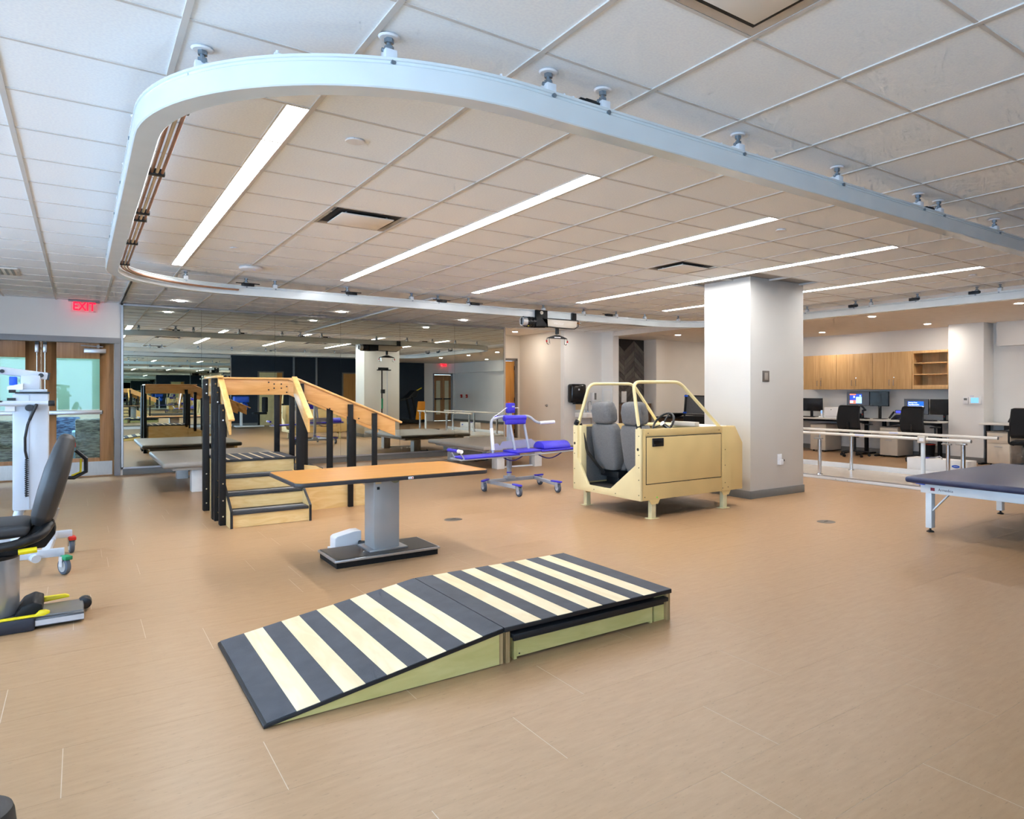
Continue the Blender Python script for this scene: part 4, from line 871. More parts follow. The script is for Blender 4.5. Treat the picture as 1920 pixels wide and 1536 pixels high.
MB().tube([(-.02, 5.42, .985), (.03, 5.42, .93), (.03, 5.42, .85), (-.03, 5.42, .815), (-.07, 5.42, .82)], .012, 8).build('rear_handle', BLACK, bk)
MB().tube([(.006, 5.42, .93), (.004, 5.42, .85), (-.04, 5.42, .83)], .006, 6).build('handle_stripe', YEL, bk)
MB().box(-.035, 5.47, 1.0, -.02, 5.476, 1.03).build('warning_tag', RED, bk)

# ================================================================ white body-weight support lift (left edge)
LIFTW = M('lift_enamel', (198, 206, 217), .3, var=.02, coat=.3)
wl_ = thing('standing_lift', 'white standing lift with tall column and coloured caster brakes by the doors', 'lift', (-.35, 6.95, 0))
MB().box(-.40, 6.86, .45, -.19, 7.04, 1.335).build('column', LIFTW, wl_, .012)
MB().box(-.305, 6.855, .46, -.30, 6.861, 1.32).build('column_seam', GREYE, wl_)
MB().box(-.385, 6.85, 1.335, -.185, 7.05, 1.345).build('column_cap', BLACK, wl_); MB().box(-.36, 6.87, 1.345, -.20, 7.03, 1.365).build('cap_plate', LIFTW, wl_, .003)
MB().box(-.355, 6.88, 1.365, -.24, 7.02, 1.47).build('head_block', LIFTW, wl_, .006)
MB().bar((-1.1, 6.95, 1.60), (-.195, 6.95, 1.465), .09, .055).build('lift_arm', LIFTW, wl_, .008); MB().bar((-.20, 6.95, 1.466), (-.185, 6.95, 1.464), .085, .055).build('arm_end', BLACK, wl_)
MB().cyl((-.235, 6.90, 1.472), (-.235, 6.89, 1.472), .016).cyl((-.46, 6.90, 1.50), (-.46, 6.89, 1.50), .014).build('pivot_pin', BLACK, wl_)
MB().box(-.42, 6.88, 1.395, -.375, 6.94, 1.46).build('battery', BLUEB, wl_, .006); MB().prism([(-.43, 1.36), (-.34, 1.36), (-.34, 1.41), (-.43, 1.385)], 'y', 6.86, 6.95).build('battery_holder', WHITEP, wl_)
MB().cyl((-.42, 6.86, 1.35), (-.38, 6.86, 1.35), .012).build('adjust_knob', BLACK, wl_)
MB().cyl((-.60, 6.82, 1.258), (-.19, 6.82, 1.258), .020).build('cross_handle', LIFTW, wl_); MB().cyl((-.19, 6.82, 1.258), (-.15, 6.82, 1.258), .022).build('handle_cap', BLACK, wl_, .004)
MB().tube([(-.9, 6.82, 1.30), (-.52, 6.82, 1.27), (-.44, 6.82, 1.258)], .019, 10).build('handle_grip', BLACK, wl_)
MB().box(-.44, 6.84, 1.20, -.385, 6.87, 1.245).build('label_plate', WHITEP, wl_); MB().box(-.43, 6.85, 1.28, -.38, 6.87, 1.30).build('hook_bar', BLACK, wl_)
MB().cyl((-.30, 6.85, 1.225), (-.30, 6.79, 1.225), .025).build('hook', BLACK, wl_)
MB().tube([(-.26, 6.80, 1.25), (-.285, 6.80, 1.18), (-.31, 6.80, 1.10), (-.325, 6.81, 1.0), (-.325, 6.83, .90), (-.315, 6.84, .84)], .009, 6).build('hand_control_cord', BLACK, wl_)
co = [(-.317+.010*math.cos(i*1.3), 6.84+.010*math.sin(i*1.3), .84-.0032*i) for i in range(90)]
MB().tube(co, .004, 5).build('coiled_cord', BLACK, wl_); MB().bar((-.255, 6.79, 1.255), (-.30, 6.79, 1.13), .03, .02).build('hand_control', BLACK, wl_, .006)
MB().tube(arc([(-.36, 6.95, .46), (-.40, 6.93, .30), (-.37, 6.85, .16), (-.25, 6.55, .13)], .1), .03, 10).build('base_leg', LIFTW, wl_)
MB().bar((-.25, 6.98, .47), (-.17, 7.02, .18), .05, .05, (1, 0, 0)).bar((-.9, 7.28, .165), (-.05, 7.36, .165), .04, .06).bar((-.9, 6.62, .155), (-.09, 6.60, .155), .04, .06).bar((-.20, 6.6, .16), (-.17, 7.36, .17), .05, .05).build('base_frame', LIFTW, wl_, .005)
for x, y, c_, a in ((-.09, 6.52, GREEN, .5), (-.055, 7.37, RED, .15)):
    d = Vector((math.cos(a), math.sin(a), 0))
    cs = MB().cyl(Vector((x, y, .063))-d*.016, Vector((x, y, .063))+d*.016, .063, n=24).build('caster', RUBBER, wl_, .010, 2)
    MB().cyl(Vector((x, y, .063))-d*.018, Vector((x, y, .063))+d*.018, .042, n=16).build('caster_hub', M('hub_grey', (178, 176, 172), .45), cs)
    e = Vector((-d.y, d.x, 0)); p = Vector((x, y, 0))
    MB().bar(p+d*.024+Vector((0, 0, .06)), p+d*.024+Vector((0, 0, .135)), .006, .04, e).bar(p-d*.024+Vector((0, 0, .06)), p-d*.024+Vector((0, 0, .135)), .006, .04, e).bar(p-d*.026+Vector((0, 0, .135)), p+d*.026+Vector((0, 0, .135)), .045, .006).build('caster_fork', CHROME, cs)
    MB().bar(p-e*.06+Vector((0, 0, .125)), p+e*.01+Vector((0, 0, .13)), .05, .03).build('brake_pedal', c_, cs, .006)

# round black pad cut by the lower left corner
t = thing('round_stool', 'black round padded stool cut by the lower left corner of the photo', 'stool', (-.235, 2.34, 0))
MB().lathe([(0, .30), (.085, .30), (.10, .293), (.104, .28), (.108, .24), (.1, .235), (0, .235)], (-.235, 2.34, 0), 40).build('seat_pad', M('stool_black', (46, 45, 46), .55, var=.06), t)
MB().cyl((-.235, 2.34, .03), (-.235, 2.34, .236), .03).build('stem', BLACKM, t); MB().lathe([(0, .03), (.13, .02), (.14, 0), (0, 0)], (-.235, 2.34, 0), 32).build('base', BLACKM, t)

# ================================================================ navy mat table (right edge)
nt_ = thing('navy_mat_table', 'navy vinyl mat table on white metal legs at the right', 'mat table', (7.3, 2.5, 0))
NX0, NX1, NY0, NY1 = 6.30, 8.32, 1.35, 3.60
MB().box(NX0, NY0, .475, NX1, NY1, .535).build('cushion', NAVYV, nt_, .028, 4)
FRM = M('frame_pale_blue_white', (222, 232, 238), .3, var=.02, coat=.2)
MB().box(NX0+.12, NY0+.1, .38, NX0+.16, NY1-.1, .472).box(NX1-.26, NY0+.1, .38, NX1-.22, NY1-.1, .472).box(NX0+.16, NY1-.14, .38, NX1-.26, NY1-.1, .472).box(NX0+.16, NY0+.1, .38, NX1-.26, NY0+.14, .472).build('apron_frame', FRM, nt_, .003)
for x, y in ((6.49, 3.44), (8.05, 3.47), (6.49, 1.6), (8.05, 1.6)):
    lg = MB().box(x-.035, y-.03, .04, x+.035, y+.03, .39).build('leg', FRM, nt_, .004)
    MB().cyl((x, y, .015), (x, y, .045), .01).lathe([(0, .02), (.014, .02), (.035, .006), (.035, 0), (0, 0)], (x, y, 0), 16).build('leveling_foot', BLACK, lg)
for x in (6.49,): MB().bar((x, 3.42, .20), (x, 3.25, .385), .03, .012).build('brace', FRM, nt_)
MB().box(6.4185, 3.36, .405, 6.42, 3.40, .435).build('logo_square', M('burgundy_print', (130, 24, 50), .5), nt_)
text('Armedica', 'maker_name', M('grey_print', (90, 86, 92), .5), .036, (6.4185, 3.255, .42), RLX, nt_, .0006)
MB().box(6.4185, 2.2, .395, 6.42, 2.46, .43).build('info_sticker', M('pale_sticker', (226, 224, 238), .5), nt_); MB().cyl((6.4184, 2.44, .413), (6.4178, 2.44, .413), .009, n=12).build('sticker_mark', BLUEB, nt_)
MB().bar((6.40, 3.53, .468), (6.40, 3.45, .462), .03, .012).build('blue_tag', BLUEB, nt_)

# ================================================================ parallel bars
pb = thing('parallel_bars', 'white platform-mounted parallel bars with chrome posts beside the column', 'parallel bars', (9.7, 6.4, 0))
PW = M('platform_white', (226, 226, 226), .3, var=.02)
MB().box(9.10, 4.2, 0, 10.4, 8.6, .045).build('platform', PW, pb, .006)
MB().box(9.16, 4.25, .045, 10.34, 8.55, .05).build('platform_deck', M('deck_pale', (206, 194, 180), .25, var=.04), pb)
MB().box(10.36, 4.2, .045, 10.40, 8.6, .13).build('back_curb', PW, pb, .004); MB().box(9.10, 4.2, .045, 9.125, 8.6, .06).build('front_lip', ALU, pb)
BARW = M('bar_enamel', (232, 226, 216), .3, var=.02, coat=.3)
for X in (9.24, 10.17):
    y0 = 4.35 if X < 9.5 else 4.42
    MB().cyl((X, y0, .695), (X, 8.45, .695), .022, n=16).build('hand_bar', BARW, pb); MB().cyl((X, y0-.006, .695), (X, y0, .695), .0225, n=16).build('bar_end', GREYB, pb)
    MB().bar((X-.024, 5.9, .70), (X-.024, 6.05, .70), .002, .02).build('bar_label', M('label_lavender', (200, 204, 230), .5), pb)
for X, Y, c_, top in ((9.24, 6.69, CHROME, .60), (10.17, 6.74, CHROME, .675), (9.24, 5.0, FRM, .64), (10.17, 5.12, CHROME, .56), (9.26, 4.46, CHROME, .64), (9.24, 8.3, CHROME, .67), (10.17, 8.3, CHROME, .67)):
    p = MB().cyl((X, Y, .05), (X, Y, top), .030, n=16).build('post', c_, pb)
    MB().lathe([(0, .062), (.05, .060), (.055, .05), (0, .05)], (X, Y, 0), 20).build('post_flange', CHROME, p)
    if top < .66 and c_ is CHROME: MB().box(X-.03, Y-.045, top, X+.03, Y+.09, top+.022).build('clamp', STEEL, p, .004)
    if top < .675: MB().cyl((X, Y, top), (X, Y, .68), .013).build('post_pin', CHROME, p)
MB().box(9.195, 4.95, .64, 9.285, 5.06, .735).build('height_lock', PUTTY, pb, .006); MB().box(9.193, 4.97, .665, 9.1955, 5.03, .71).build('lock_label', WHITEP, pb)
for y in (6.1, 6.3): MB().cyl((9.0995, y, .02), (9.098, y, .02), .008, n=8).build('cap_screw', STEEL, pb)
bx = thing('carton', 'long white cardboard carton with blue oval logo behind the parallel bars', 'box', (10.65, 5.45, 0))
MB().box(10.50, 5.0, 0, 10.80, 5.95, .30).build('body', M('carton_white', (232, 230, 228), .7, var=.02), bx, .003)
lg = MB(); lg.add([(10.4985, 5.17+.062*math.cos(a), .215+.022*math.sin(a)) for a in [2*PI*i/24 for i in range(24)]], (tuple(range(24)),)); lg.build('oval_logo', M('logo_blue', (26, 84, 190), .5), bx)
MB().box(10.4975, 5.14, .2125, 10.4983, 5.20, .2175).build('logo_bar', WHITEP, bx)
t = tag(MB().tube([(10.58, 5.62, .31), (10.62, 5.56, .315), (10.66, 5.5, .335), (10.62, 5.45, .32), (10.58, 5.42, .306)], .01, 6).build('cable_coil', M('grey_cable', (150, 150, 156), .6)), 'small loop of grey cable lying on the white carton', 'cable')
t = tag(MB().box(10.52, 5.63, .30, 10.62, 5.72, .318).build('tissue_packet', M('violet_plastic', (110, 104, 200), .5), None, .004), 'small violet packet lying on the white carton', 'packet')
t = thing('foot_pedal', 'black foot pedal on the parallel bars platform', 'pedal', (9.5, 5.15, .052))
MB().prism([(9.38, .052), (9.62, .052), (9.62, .10), (9.38, .065)], 'y', 5.02, 5.25).build('pedal_plate', BLACK, t, .004); MB().box(9.38, 5.0, .052, 9.62, 5.02, .08).build('side_edge', YEL, t)

# ================================================================ floor boxes (round brass-grey covers)
for x, y, lab in ((3.12, 6.83, 'round metal floor outlet cover between the pedestal table and the simulator'), (6.13, 4.36, 'round metal floor outlet cover in front of the column')):
    t = thing('floor_outlet', lab, 'floor outlet', (x, y, 0), 'floor outlets')
    MB().lathe([(0, .004), (.085, .004), (.092, .002), (.095, 0)], (x, y, 0), 32).build('cover', M('bronze_grey_metal', (116, 108, 98), .4, .5), t); MB().box(x-.03, y-.004, .004, x+.03, y+.004, .0055).build('flap_slot', BLACKM, t)

# ================================================================ desk alcove
DKX = 13.15
for y0, y1, lab in ((8.42, 12.0, 'white desk worktop under the far oak cabinets beside the column'), (6.80, 8.40, 'white desk worktop under the open shelf cabinet'), (4.1, 6.10, 'white desk worktop in the recess right of the thermostat pillar')):
    x0 = DKX if y1 > 6.5 else 13.25
    t = thing('desk', lab, 'desk', (13.5, (y0+y1)/2, 0), 'alcove desks')
    MB().box(x0, y0, .735, XR-.015, y1, .765).build('worktop', DESKW, t, .003)
    for y in (y0+.15, y1-(.25 if y1 > 6.5 else .07)): lg = MB().box(13.5, y, .03, 13.58, y+.06, .735).box(13.2, y, 0, 13.86, y+.06, .03).build('leg', BLACKM, t, .003)
    MB().prism([(y0+.2, .735), (y1-.3, .735), (y1-.3, .63), (y1-.5, .67), (y0+.4, .67), (y0+.2, .63)], 'x', 13.60, 13.62).build('modesty_panel', BLACK, t)
def wall_cab(y0, y1, lab, shelf=False):
    t = thing('wall_cabinet', lab, 'cabinet', (13.7, (y0+y1)/2, 1.39), 'oak wall cabinets')
    x0 = 13.52
    MB().box(x0, y0, 1.40, XR-.014, y0+.02, 2.18).box(x0, y1-.02, 1.40, XR-.014, y1, 2.18).box(x0, y0, 1.40, XR-.014, y1, 1.42).box(x0, y0, 2.16, XR-.014, y1, 2.18).box(XR-.03, y0, 1.40, XR-.014, y1, 2.18).build('carcass', OAKV, t)
    if shelf:
        MB().box(x0-.015, y0, 1.40, x0, y1, 1.48).box(x0-.015, y0, 2.13, x0, y1, 2.18).box(x0-.015, y1-.03, 1.48, x0, y1, 2.13).build('face_frame', OAKV, t, .002)
        for z in (1.46, 1.69, 1.92): MB().box(x0+.005, y0+.02, z, XR-.03, y1-.02, z+.022).build('shelf', OAKV, t)
    else:
        m_ = (y0+y1)/2
        for a, b, hy in ((y0+.003, m_-.002, m_-.05), (m_+.002, y1-.003, m_+.05)):
            d = MB().box(x0-.02, a, 1.40, x0, b, 2.18).build('door', OAKV, t, .002)
            MB().tube([(x0-.02, hy, 1.48), (x0-.045, hy, 1.48), (x0-.045, hy, 1.60), (x0-.02, hy, 1.60)], .006, 8).build('handle', CHROME, d)
            if hy < m_: MB().cyl((x0-.02, hy, 1.65), (x0-.026, hy, 1.65), .009, n=10).build('lock', CHROME, d)
wall_cab(6.80, 7.54, 'open oak wall cabinet with three shelves beside the thermostat pillar', True)
wall_cab(7.545, 8.43, 'two-door oak wall cabinet next to the open shelf cabinet')
wall_cab(8.435, 9.33, 'two-door oak wall cabinet, middle one above the dual monitors')
wall_cab(9.335, 10.23, 'two-door oak wall cabinet beside the column edge')
def file_cab(y0, y1, lab):
    t = thing('file_pedestal', lab, 'file cabinet', (13.5, (y0+y1)/2, 0), 'under-desk file pedestals')
    x0 = 13.28
    MB().box(x0, y0, .03, 13.86, y1, .60).build('body', PUTTY, t, .004); MB().box(x0-.01, y0-.005, .60, 13.87, y1+.005, .62).build('top', GREYB if False else M('pedestal_top', (150, 142, 132), .5), t)
    for z0, z1 in ((.04, .40), (.405, .59)):
        d = MB().box(x0-.018, y0+.006, z0, x0, y1-.006, z1).build('drawer', M('drawer_face', (214, 202, 184), .45, var=.02), t, .003)
        MB().box(x0-.03, (y0+y1)/2-.07, z1-.06, x0-.018, (y0+y1)/2+.07, z1-.05).build('pull', ALU, d)
    for y in (y0+.05, y1-.05): MB().cyl((x0+.05, y-.012, .015), (x0+.05, y+.012, .015), .015, n=10).build('caster', BLACK, t)
file_cab(9.45, 9.86, 'putty metal file pedestal under the desk beside the column'); file_cab(7.72, 8.12, 'putty metal file pedestal under the desk between the two office chairs'); file_cab(5.55, 5.96, 'putty metal file pedestal right of the thermostat pillar')
# monitors
def monitor(x, y, z, w_, h_, lab, scr=SCREEN, arm=True):
    t = thing('monitor', lab, 'monitor', (x, y, .766), 'desk monitors')
    MB().box(x, y-w_/2, z, x+.03, y+w_/2, z+h_).build('casing', BLACK, t, .004); MB().box(x-.002, y-w_/2+.006, z+.008, x+.001, y+w_/2-.006, z+h_-.006).build('screen', scr, t)
    if arm:
        MB().cyl((x+.16, y-.02, .766), (x+.16, y-.02, .95), .025).bar((x+.16, y-.02, .93), (x+.10, y-.12, .95), .05, .04).bar((x+.10, y-.12, .95), (x+.03, y, z+.06), .05, .04).box(x+.08, y-.08, .766, x+.24, y+.04, .776).build('arm_mount', BLACK, t, .004)
        MB().cyl((x+.134, y-.02, .85), (x+.131, y-.02, .85), .014, n=10).build('red_badge', RED, t)
    else:
        MB().box(x+.02, y-.03, .766, x+.05, y+.03, z+.08).box(x-.05, y-.12, .766, x+.15, y+.12, .776).build('stand', BLACK, t, .003)
    return t
MX = 13.55
monitor(MX-.05, 10.02, .90, .62, .30, 'black monitor on the desk partly hidden by the column', SCREEN, False)
m1 = monitor(MX, 8.82, 1.045, .56, .31, 'raised monitor showing a red and blue page above the first office chair', SCREENG)
monitor(MX, 8.31, 1.04, .44, .315, 'dark raised monitor beside the one with the red and blue page', SCREEN, False)
m2 = monitor(MX, 7.48, .885, .52, .315, 'monitor showing a blue banner behind the second office chair', SCREENG)
monitor(MX, 6.99, .89, .40, .31, 'dark monitor beside the one with the blue banner, next to the pillar', SCREEN)
EB = EMIT('scr_blue', (24, 88, 224), .9); EW = EMIT('scr_white', (226, 236, 250), .9); ER = EMIT('scr_coral', (250, 116, 96), .9); ED = EMIT('scr_navy', (40, 70, 170), .9); ET = EMIT('scr_teal', (150, 200, 240), .9)
def patch(mn, y0, y1, z0, z1, mat, d=.0025): return MB().box(MX-d-.0005, y0, z0, MX-d+.0004, y1, z1).build('screen_panel', mat, mn)
patch(m1, 8.72, 9.02, 1.09, 1.30, ED); patch(m1, 8.87, 9.02, 1.275, 1.30, ER, .0032); patch(m1, 8.87, 9.02, 1.09, 1.16, ER, .0032); patch(m1, 8.935, 9.01, 1.10, 1.15, EW, .004); patch(m1, 8.725, 8.865, 1.095, 1.235, ET, .0032)
MB().cyl((MX-.003, 8.91, 1.235), (MX-.0042, 8.91, 1.235), .022, n=16).build('screen_icon', EW, m1); MB().cyl((MX-.003, 8.76, 1.26), (MX-.0042, 8.76, 1.26), .02, n=16).build('screen_icon', ET, m1)
patch(m2, 7.32, 7.66, 1.02, 1.15, EB); patch(m2, 7.32, 7.66, 1.02, 1.055, EW, .0032)
text('Protect Your', 'screen_title', EW, .036, (MX-.0035, 7.55, 1.125), RLX, m2, .0004, 1, .001); text('Tax Information', 'screen_title', EW, .036, (MX-.0035, 7.53, 1.085), RLX, m2, .0004, 1, .001)
# desk things
t = thing('printer', 'small white desktop printer beside the first office chair', 'printer', (13.45, 9.33, .765))
MB().box(13.30, 9.14, .766, 13.62, 9.52, 1.0).build('body', WHITEP, t, .012); MB().box(13.2985, 9.18, .80, 13.30, 9.48, .805).build('paper_slot', GREYB, t); MB().cyl((13.2995, 9.33, .95), (13.298, 9.33, .95), .012, n=8).build('badge', GREYB, t)
def phone(y, lab, x=13.5):
    t = thing('desk_phone', lab, 'phone', (x, y, .765), 'black desk phones')
    MB().prism([(x-.12, .766), (x+.10, .766), (x+.10, .86), (x+.07, .87), (x-.12, .79)], 'y', y-.11, y+.06).build('body', BLACK, t, .006); MB().tube([(x-.10, y+.10, .80), (x-.02, y+.10, .86), (x+.07, y+.10, .92)], .022, 8).build('handset', BLACK, t)
    d = MB().bar((x+.05, y-.09, .93), (x+.05, y+.05, .93), .03, .07).build('display_housing', BLACK, t, .004); MB().box(x+.033, y-.075, .905, x+.0345, y+.035, .955).build('display', EMIT('phone_screen', (70, 80, 220), .6), d)
phone(7.88, 'black desk phone with lit screen left of the blue banner monitor'); phone(9.0, 'black desk phone behind the first office chair', 13.7)
phone(5.55, 'black desk phone on the recess desk at the right edge', 13.55)
t = thing('cordless_phone', 'white cordless handset in its cradle beside the printer', 'phone', (13.42, 9.66, .765))
MB().box(13.38, 9.60, .766, 13.46, 9.72, .80).build('cradle', WHITEP, t, .006); h = MB().box(13.40, 9.63, .79, 13.425, 9.68, .93).build('handset', WHITEP, t, .006); MB().box(13.398, 9.638, .86, 13.4005, 9.672, .92).build('display', EMIT('handset_screen', (120, 170, 255), .6), h)
for y, x, lab in ((8.62, 13.32, 'black keyboard on the desk under the raised monitors'), (7.15, 13.32, 'black keyboard on the desk in front of the blue banner monitor'), (10.0, 13.3, 'black keyboard on the desk beside the column')):
    t = thing('keyboard', lab, 'keyboard', (x, y, .765), 'keyboards'); MB().box(x-.07, y-.2, .766, x+.07, y+.2, .782).build('case', BLACK, t, .003); MB().box(x-.06, y-.19, .782, x+.06, y+.19, .788).build('key_block', BLACKM, t)
# thermostats on the pillar
t = thing('thermostat', 'small white thermostat on the pillar, left of the blue screen controller', 'thermostat', (13.49, 6.45, 1.18)); MB().box(13.478, 6.40, 1.11, 13.5, 6.50, 1.245).build('case', WHITEP, t, .004); MB().box(13.4765, 6.42, 1.185, 13.4785, 6.48, 1.225).build('display', M('lcd_grey', (110, 116, 116), .3), t)
t = thing('wall_controller', 'white wall controller with blue touch screen on the pillar', 'controller', (13.48, 6.27, 1.19)); MB().box(13.47, 6.155, 1.105, 13.5, 6.385, 1.255).build('case', WHITEP, t, .006); MB().box(13.4685, 6.20, 1.135, 13.4705, 6.345, 1.235).build('display', EMIT('ctl_screen', (110, 170, 215), .7), t); MB().box(13.48, 6.30, 1.258, 13.5, 6.37, 1.272).build('name_tag', M('label_lavender', (200, 204, 230), .5), t)
# column devices
t = thing('wall_switch', 'grey metal wall switch plate on the column', 'switch', (6.95, 5.845, 1.545)); MB().box(6.885, 5.842, 1.475, 7.015, 5.85, 1.615).build('plate', M('pewter_plate', (126, 118, 110), .4, .5), t, .003); MB().box(6.92, 5.836, 1.50, 6.98, 5.843, 1.59).build('rocker', M('pewter_rocker', (168, 160, 150), .4, .3), t, .002)
t = thing('wall_outlet', 'white wall outlet with plugged adapter low on the column', 'outlet', (7.22, 5.845, .46)); MB().box(7.18, 5.844, .40, 7.265, 5.85, .535).build('plate', WHITEP, t, .002); MB().box(7.19, 5.80, .40, 7.25, 5.845, .47).build('adapter', WHITEP, t, .006); MB().cyl((7.25, 5.815, .455), (7.265, 5.815, .455), .016, n=12).build('black_knob', BLACK, t)

# ================================================================ office chairs
def make_chair(lab):
    t = thing('office_chair', lab, 'chair', (0, 0, 0), 'black office chairs')
    MB().box(-.24, -.25, .44, .24, .25, .51).build('seat', BLACKF, t, .03, 3)
    ring = MB()
    bkp = [(-.24, .56), (-.285, .62), (-.30, .80), (-.26, 1.02), (-.23, 1.06), (-.21, 1.06), (-.24, 1.0), (-.275, .8), (-.26, .63), (-.22, .57)]
    MB().prism(bkp, 'y', -.235, .235).build('backrest', BLACKF, t, .008)
    fr = MB().tube(arc([(-.25, -.24, .58), (-.30, -.24, .8), (-.235, -.22, 1.06), (-.235, .22, 1.06), (-.30, .24, .8), (-.25, .24, .58), (-.25, -.24, .58)], .05), .013, 8).build('back_frame', BLACK, t)
    MB().tube([(-.05, 0, .42), (-.22, 0, .44), (-.29, 0, .56), (-.30, 0, .72)], .022, 8).build('back_support', BLACK, t)
    for s in (-1, 1):
        MB().tube(arc([(0, s*.22, .43), (0, s*.30, .45), (0, s*.30, .66)], .05), .016, 8).build('arm_post', BLACK, t); MB().box(-.12, s*.30-.04, .66, .14, s*.30+.04, .685).build('armrest', BLACK, t, .01)
    MB().cyl((0, 0, .12), (0, 0, .44), .028).cyl((0, 0, .40), (0, 0, .44), .09).build('gas_lift', BLACK, t)
    for i in range(5):
        a = 2*PI*i/5+.3; x, y = .29*math.cos(a), .29*math.sin(a)
        lg = MB().bar((0, 0, .125), (x, y, .085), .045, .03).build('base_leg', BLACK, t, .006)
        MB().cyl((x-.022*math.sin(a), y+.022*math.cos(a), .03), (x+.022*math.sin(a), y-.022*math.cos(a), .03), .03, n=14).cyl((x, y, .05), (x, y, .085), .01).build('caster', BLACK, lg)
    return t
c0 = make_chair('black mesh office chair facing the raised dual monitors'); c0.location = (12.82, 8.42, 0); c0.rotation_euler = (0, 0, .12)
clone(c0, (12.84, 7.0, 0), -.08, 'black mesh office chair facing the blue banner monitor'); clone(c0, (12.78, 5.05, 0), .25, 'black mesh office chair cut by the right edge of the photo'); clone(c0, (12.8, 10.35, 0), .2, 'black mesh office chair mostly hidden behind the column')
t = thing('waste_bin', 'dark waste bin under the desk beside the pillar', 'bin', (13.55, 7.22, 0)); MB().lathe([(.11, 0), (.13, .30), (.122, .30), (.10, .01), (0, .01)], (13.55, 7.22, 0), 20).build('body', BLACKM, t); MB().lathe([(.131, .285), (.136, .30), (.12, .302)], (13.55, 7.22, 0), 20).build('liner', RED, t)

# ================================================================ sink wall
t = thing('towel_dispenser', 'black paper towel dispenser on the wall above the sink', 'dispenser', (9.18, 13.35, 1.3)); MB().box(8.98, 13.25, 1.09, 9.40, 13.45, 1.53).build('body', M('gloss_black', (20, 20, 22), .2), t, .05, 4); MB().box(9.12, 13.26, 1.06, 9.30, 13.42, 1.09).build('paper_outlet', BLACKM, t); MB().box(9.16, 13.248, 1.38, 9.20, 13.251, 1.42).build('badge', GREYE, t)
MB().box(9.14, 13.33, .93, 9.32, 13.335, 1.065).build('paper_towel', M('kraft_paper', (214, 184, 140), .8), t)
t = thing('wash_sink', 'white wall-hung wash basin with gooseneck tap', 'sink', (9.52, 13.2, .7)); MB().prism(rrect(9.15, 12.98, 9.90, 13.437, .08), 'z', .74, .87).build('basin', M('ceramic_white', (238, 236, 232), .15), t, .03, 3); MB().lathe([(0, .875), (.10, .872), (.16, .8735)], (9.50, 13.2, 0), 24).build('bowl', GREYE, t)
MB().cyl((9.52, 13.38, .87), (9.52, 13.38, .90), .025).tube(arc([(9.52, 13.38, .88), (9.52, 13.38, 1.12), (9.52, 13.24, 1.12), (9.52, 13.24, 1.04)], .07), .011, 8).build('tap', CHROME, t)
for x in (9.42, 9.62): MB().cyl((x, 13.38, .87), (x, 13.38, .92), .014).bar((x, 13.38, .92), (x, 13.30, .93), .016, .01).build('tap_lever', CHROME, t)
MB().tube([(9.52, 13.25, .74), (9.52, 13.25, .55), (9.52, 13.41, .52)], .022, 8).build('drain_pipe', CHROME, t)
t = thing('soap_dispenser', 'grey and white soap dispenser on the sink wall', 'dispenser', (9.70, 13.4, 1.25)); MB().box(9.64, 13.36, 1.12, 9.76, 13.45, 1.33).build('body', WHITEP, t, .012); MB().box(9.70, 13.355, 1.16, 9.755, 13.362, 1.32).build('window', GREYB, t)
t = thing('access_panel', 'white square access panel on the wall right of the sink', 'panel', (9.965, 13.2, 1.25)); MB().box(9.965, 13.04, 1.08, 9.98, 13.40, 1.42).build('frame', WHITEP, t, .003); MB().box(9.960, 13.08, 1.12, 9.966, 13.36, 1.38).build('door', WHITE, t, .002)
t = thing('door_stop', 'small round steel door stop on the corridor wall', 'door stop', (8.88, 14.2, 1.0)); MB().cyl((8.9, 14.2, 1.02), (8.86, 14.2, 1.02), .025).build('bumper', STEEL, t); MB().cyl((8.9, 14.2, 1.02), (8.893, 14.2, 1.02), .035).build('rose', CHROME, t)

# ================================================================ far alcove (behind the simulator)
t = thing('side_desk', 'dark walnut side desk in the far alcove behind the simulator', 'desk', (12.1, 12.7, 0))
WAL = WOOD('walnut', (74, 52, 36), (100, 74, 52), (1.5, 9, 9), 2., .45)
MB().box(11.35, 12.35, .70, 12.9, 13.05, .735).build('worktop', BLACKM, t, .003); MB().box(11.37, 12.40, 0, 11.40, 13.0, .70).box(12.85, 12.40, 0, 12.88, 13.0, .70).box(11.37, 12.38, .1, 12.88, 12.40, .70).build('body', WAL, t)
MB().box(11.86, 12.37, .1, 11.875, 12.385, .70).build('divider', GREYE, t)
t = thing('bowl', 'wide black bowl on the side desk in the far alcove', 'bowl', (11.62, 12.6, .735)); MB().lathe([(0, 0), (.08, .002), (.20, .05), (.26, .085), (.25, .09), (.19, .06), (.07, .02), (0, .018)], (11.62, 12.6, .735), 28).build('shell', BLACK, t)
t = thing('walker_frame', 'black framed machine with tilted mesh screen in the alcove beside the column', 'machine', (11.7, 11.9, 0))
MB().bar((11.25, 11.9, .78), (11.30, 11.9, 1.28), .04, .04, (0, 1, 0)).bar((11.30, 11.9, 1.26), (11.75, 11.6, 1.24), .03, .03).bar((11.25, 11.9, .82), (11.70, 11.6, .80), .03, .03).bar((11.75, 11.6, .78), (11.78, 11.6, 1.26), .04, .04, (0, 1, 0)).build('frame', BLACK, t, .005)
MB().add([(11.28, 11.89, .84), (11.71, 11.61, .82), (11.75, 11.61, 1.23), (11.32, 11.89, 1.25), (11.28, 11.895, .84), (11.71, 11.615, .82), (11.75, 11.615, 1.23), (11.32, 11.895, 1.25)], ((0,1,2,3),(7,6,5,4),(0,4,5,1),(1,5,6,2),(2,6,7,3),(3,7,4,0))).build('mesh_screen', M('grey_mesh', (92, 94, 96), .8, var=.2, scale=90), t)
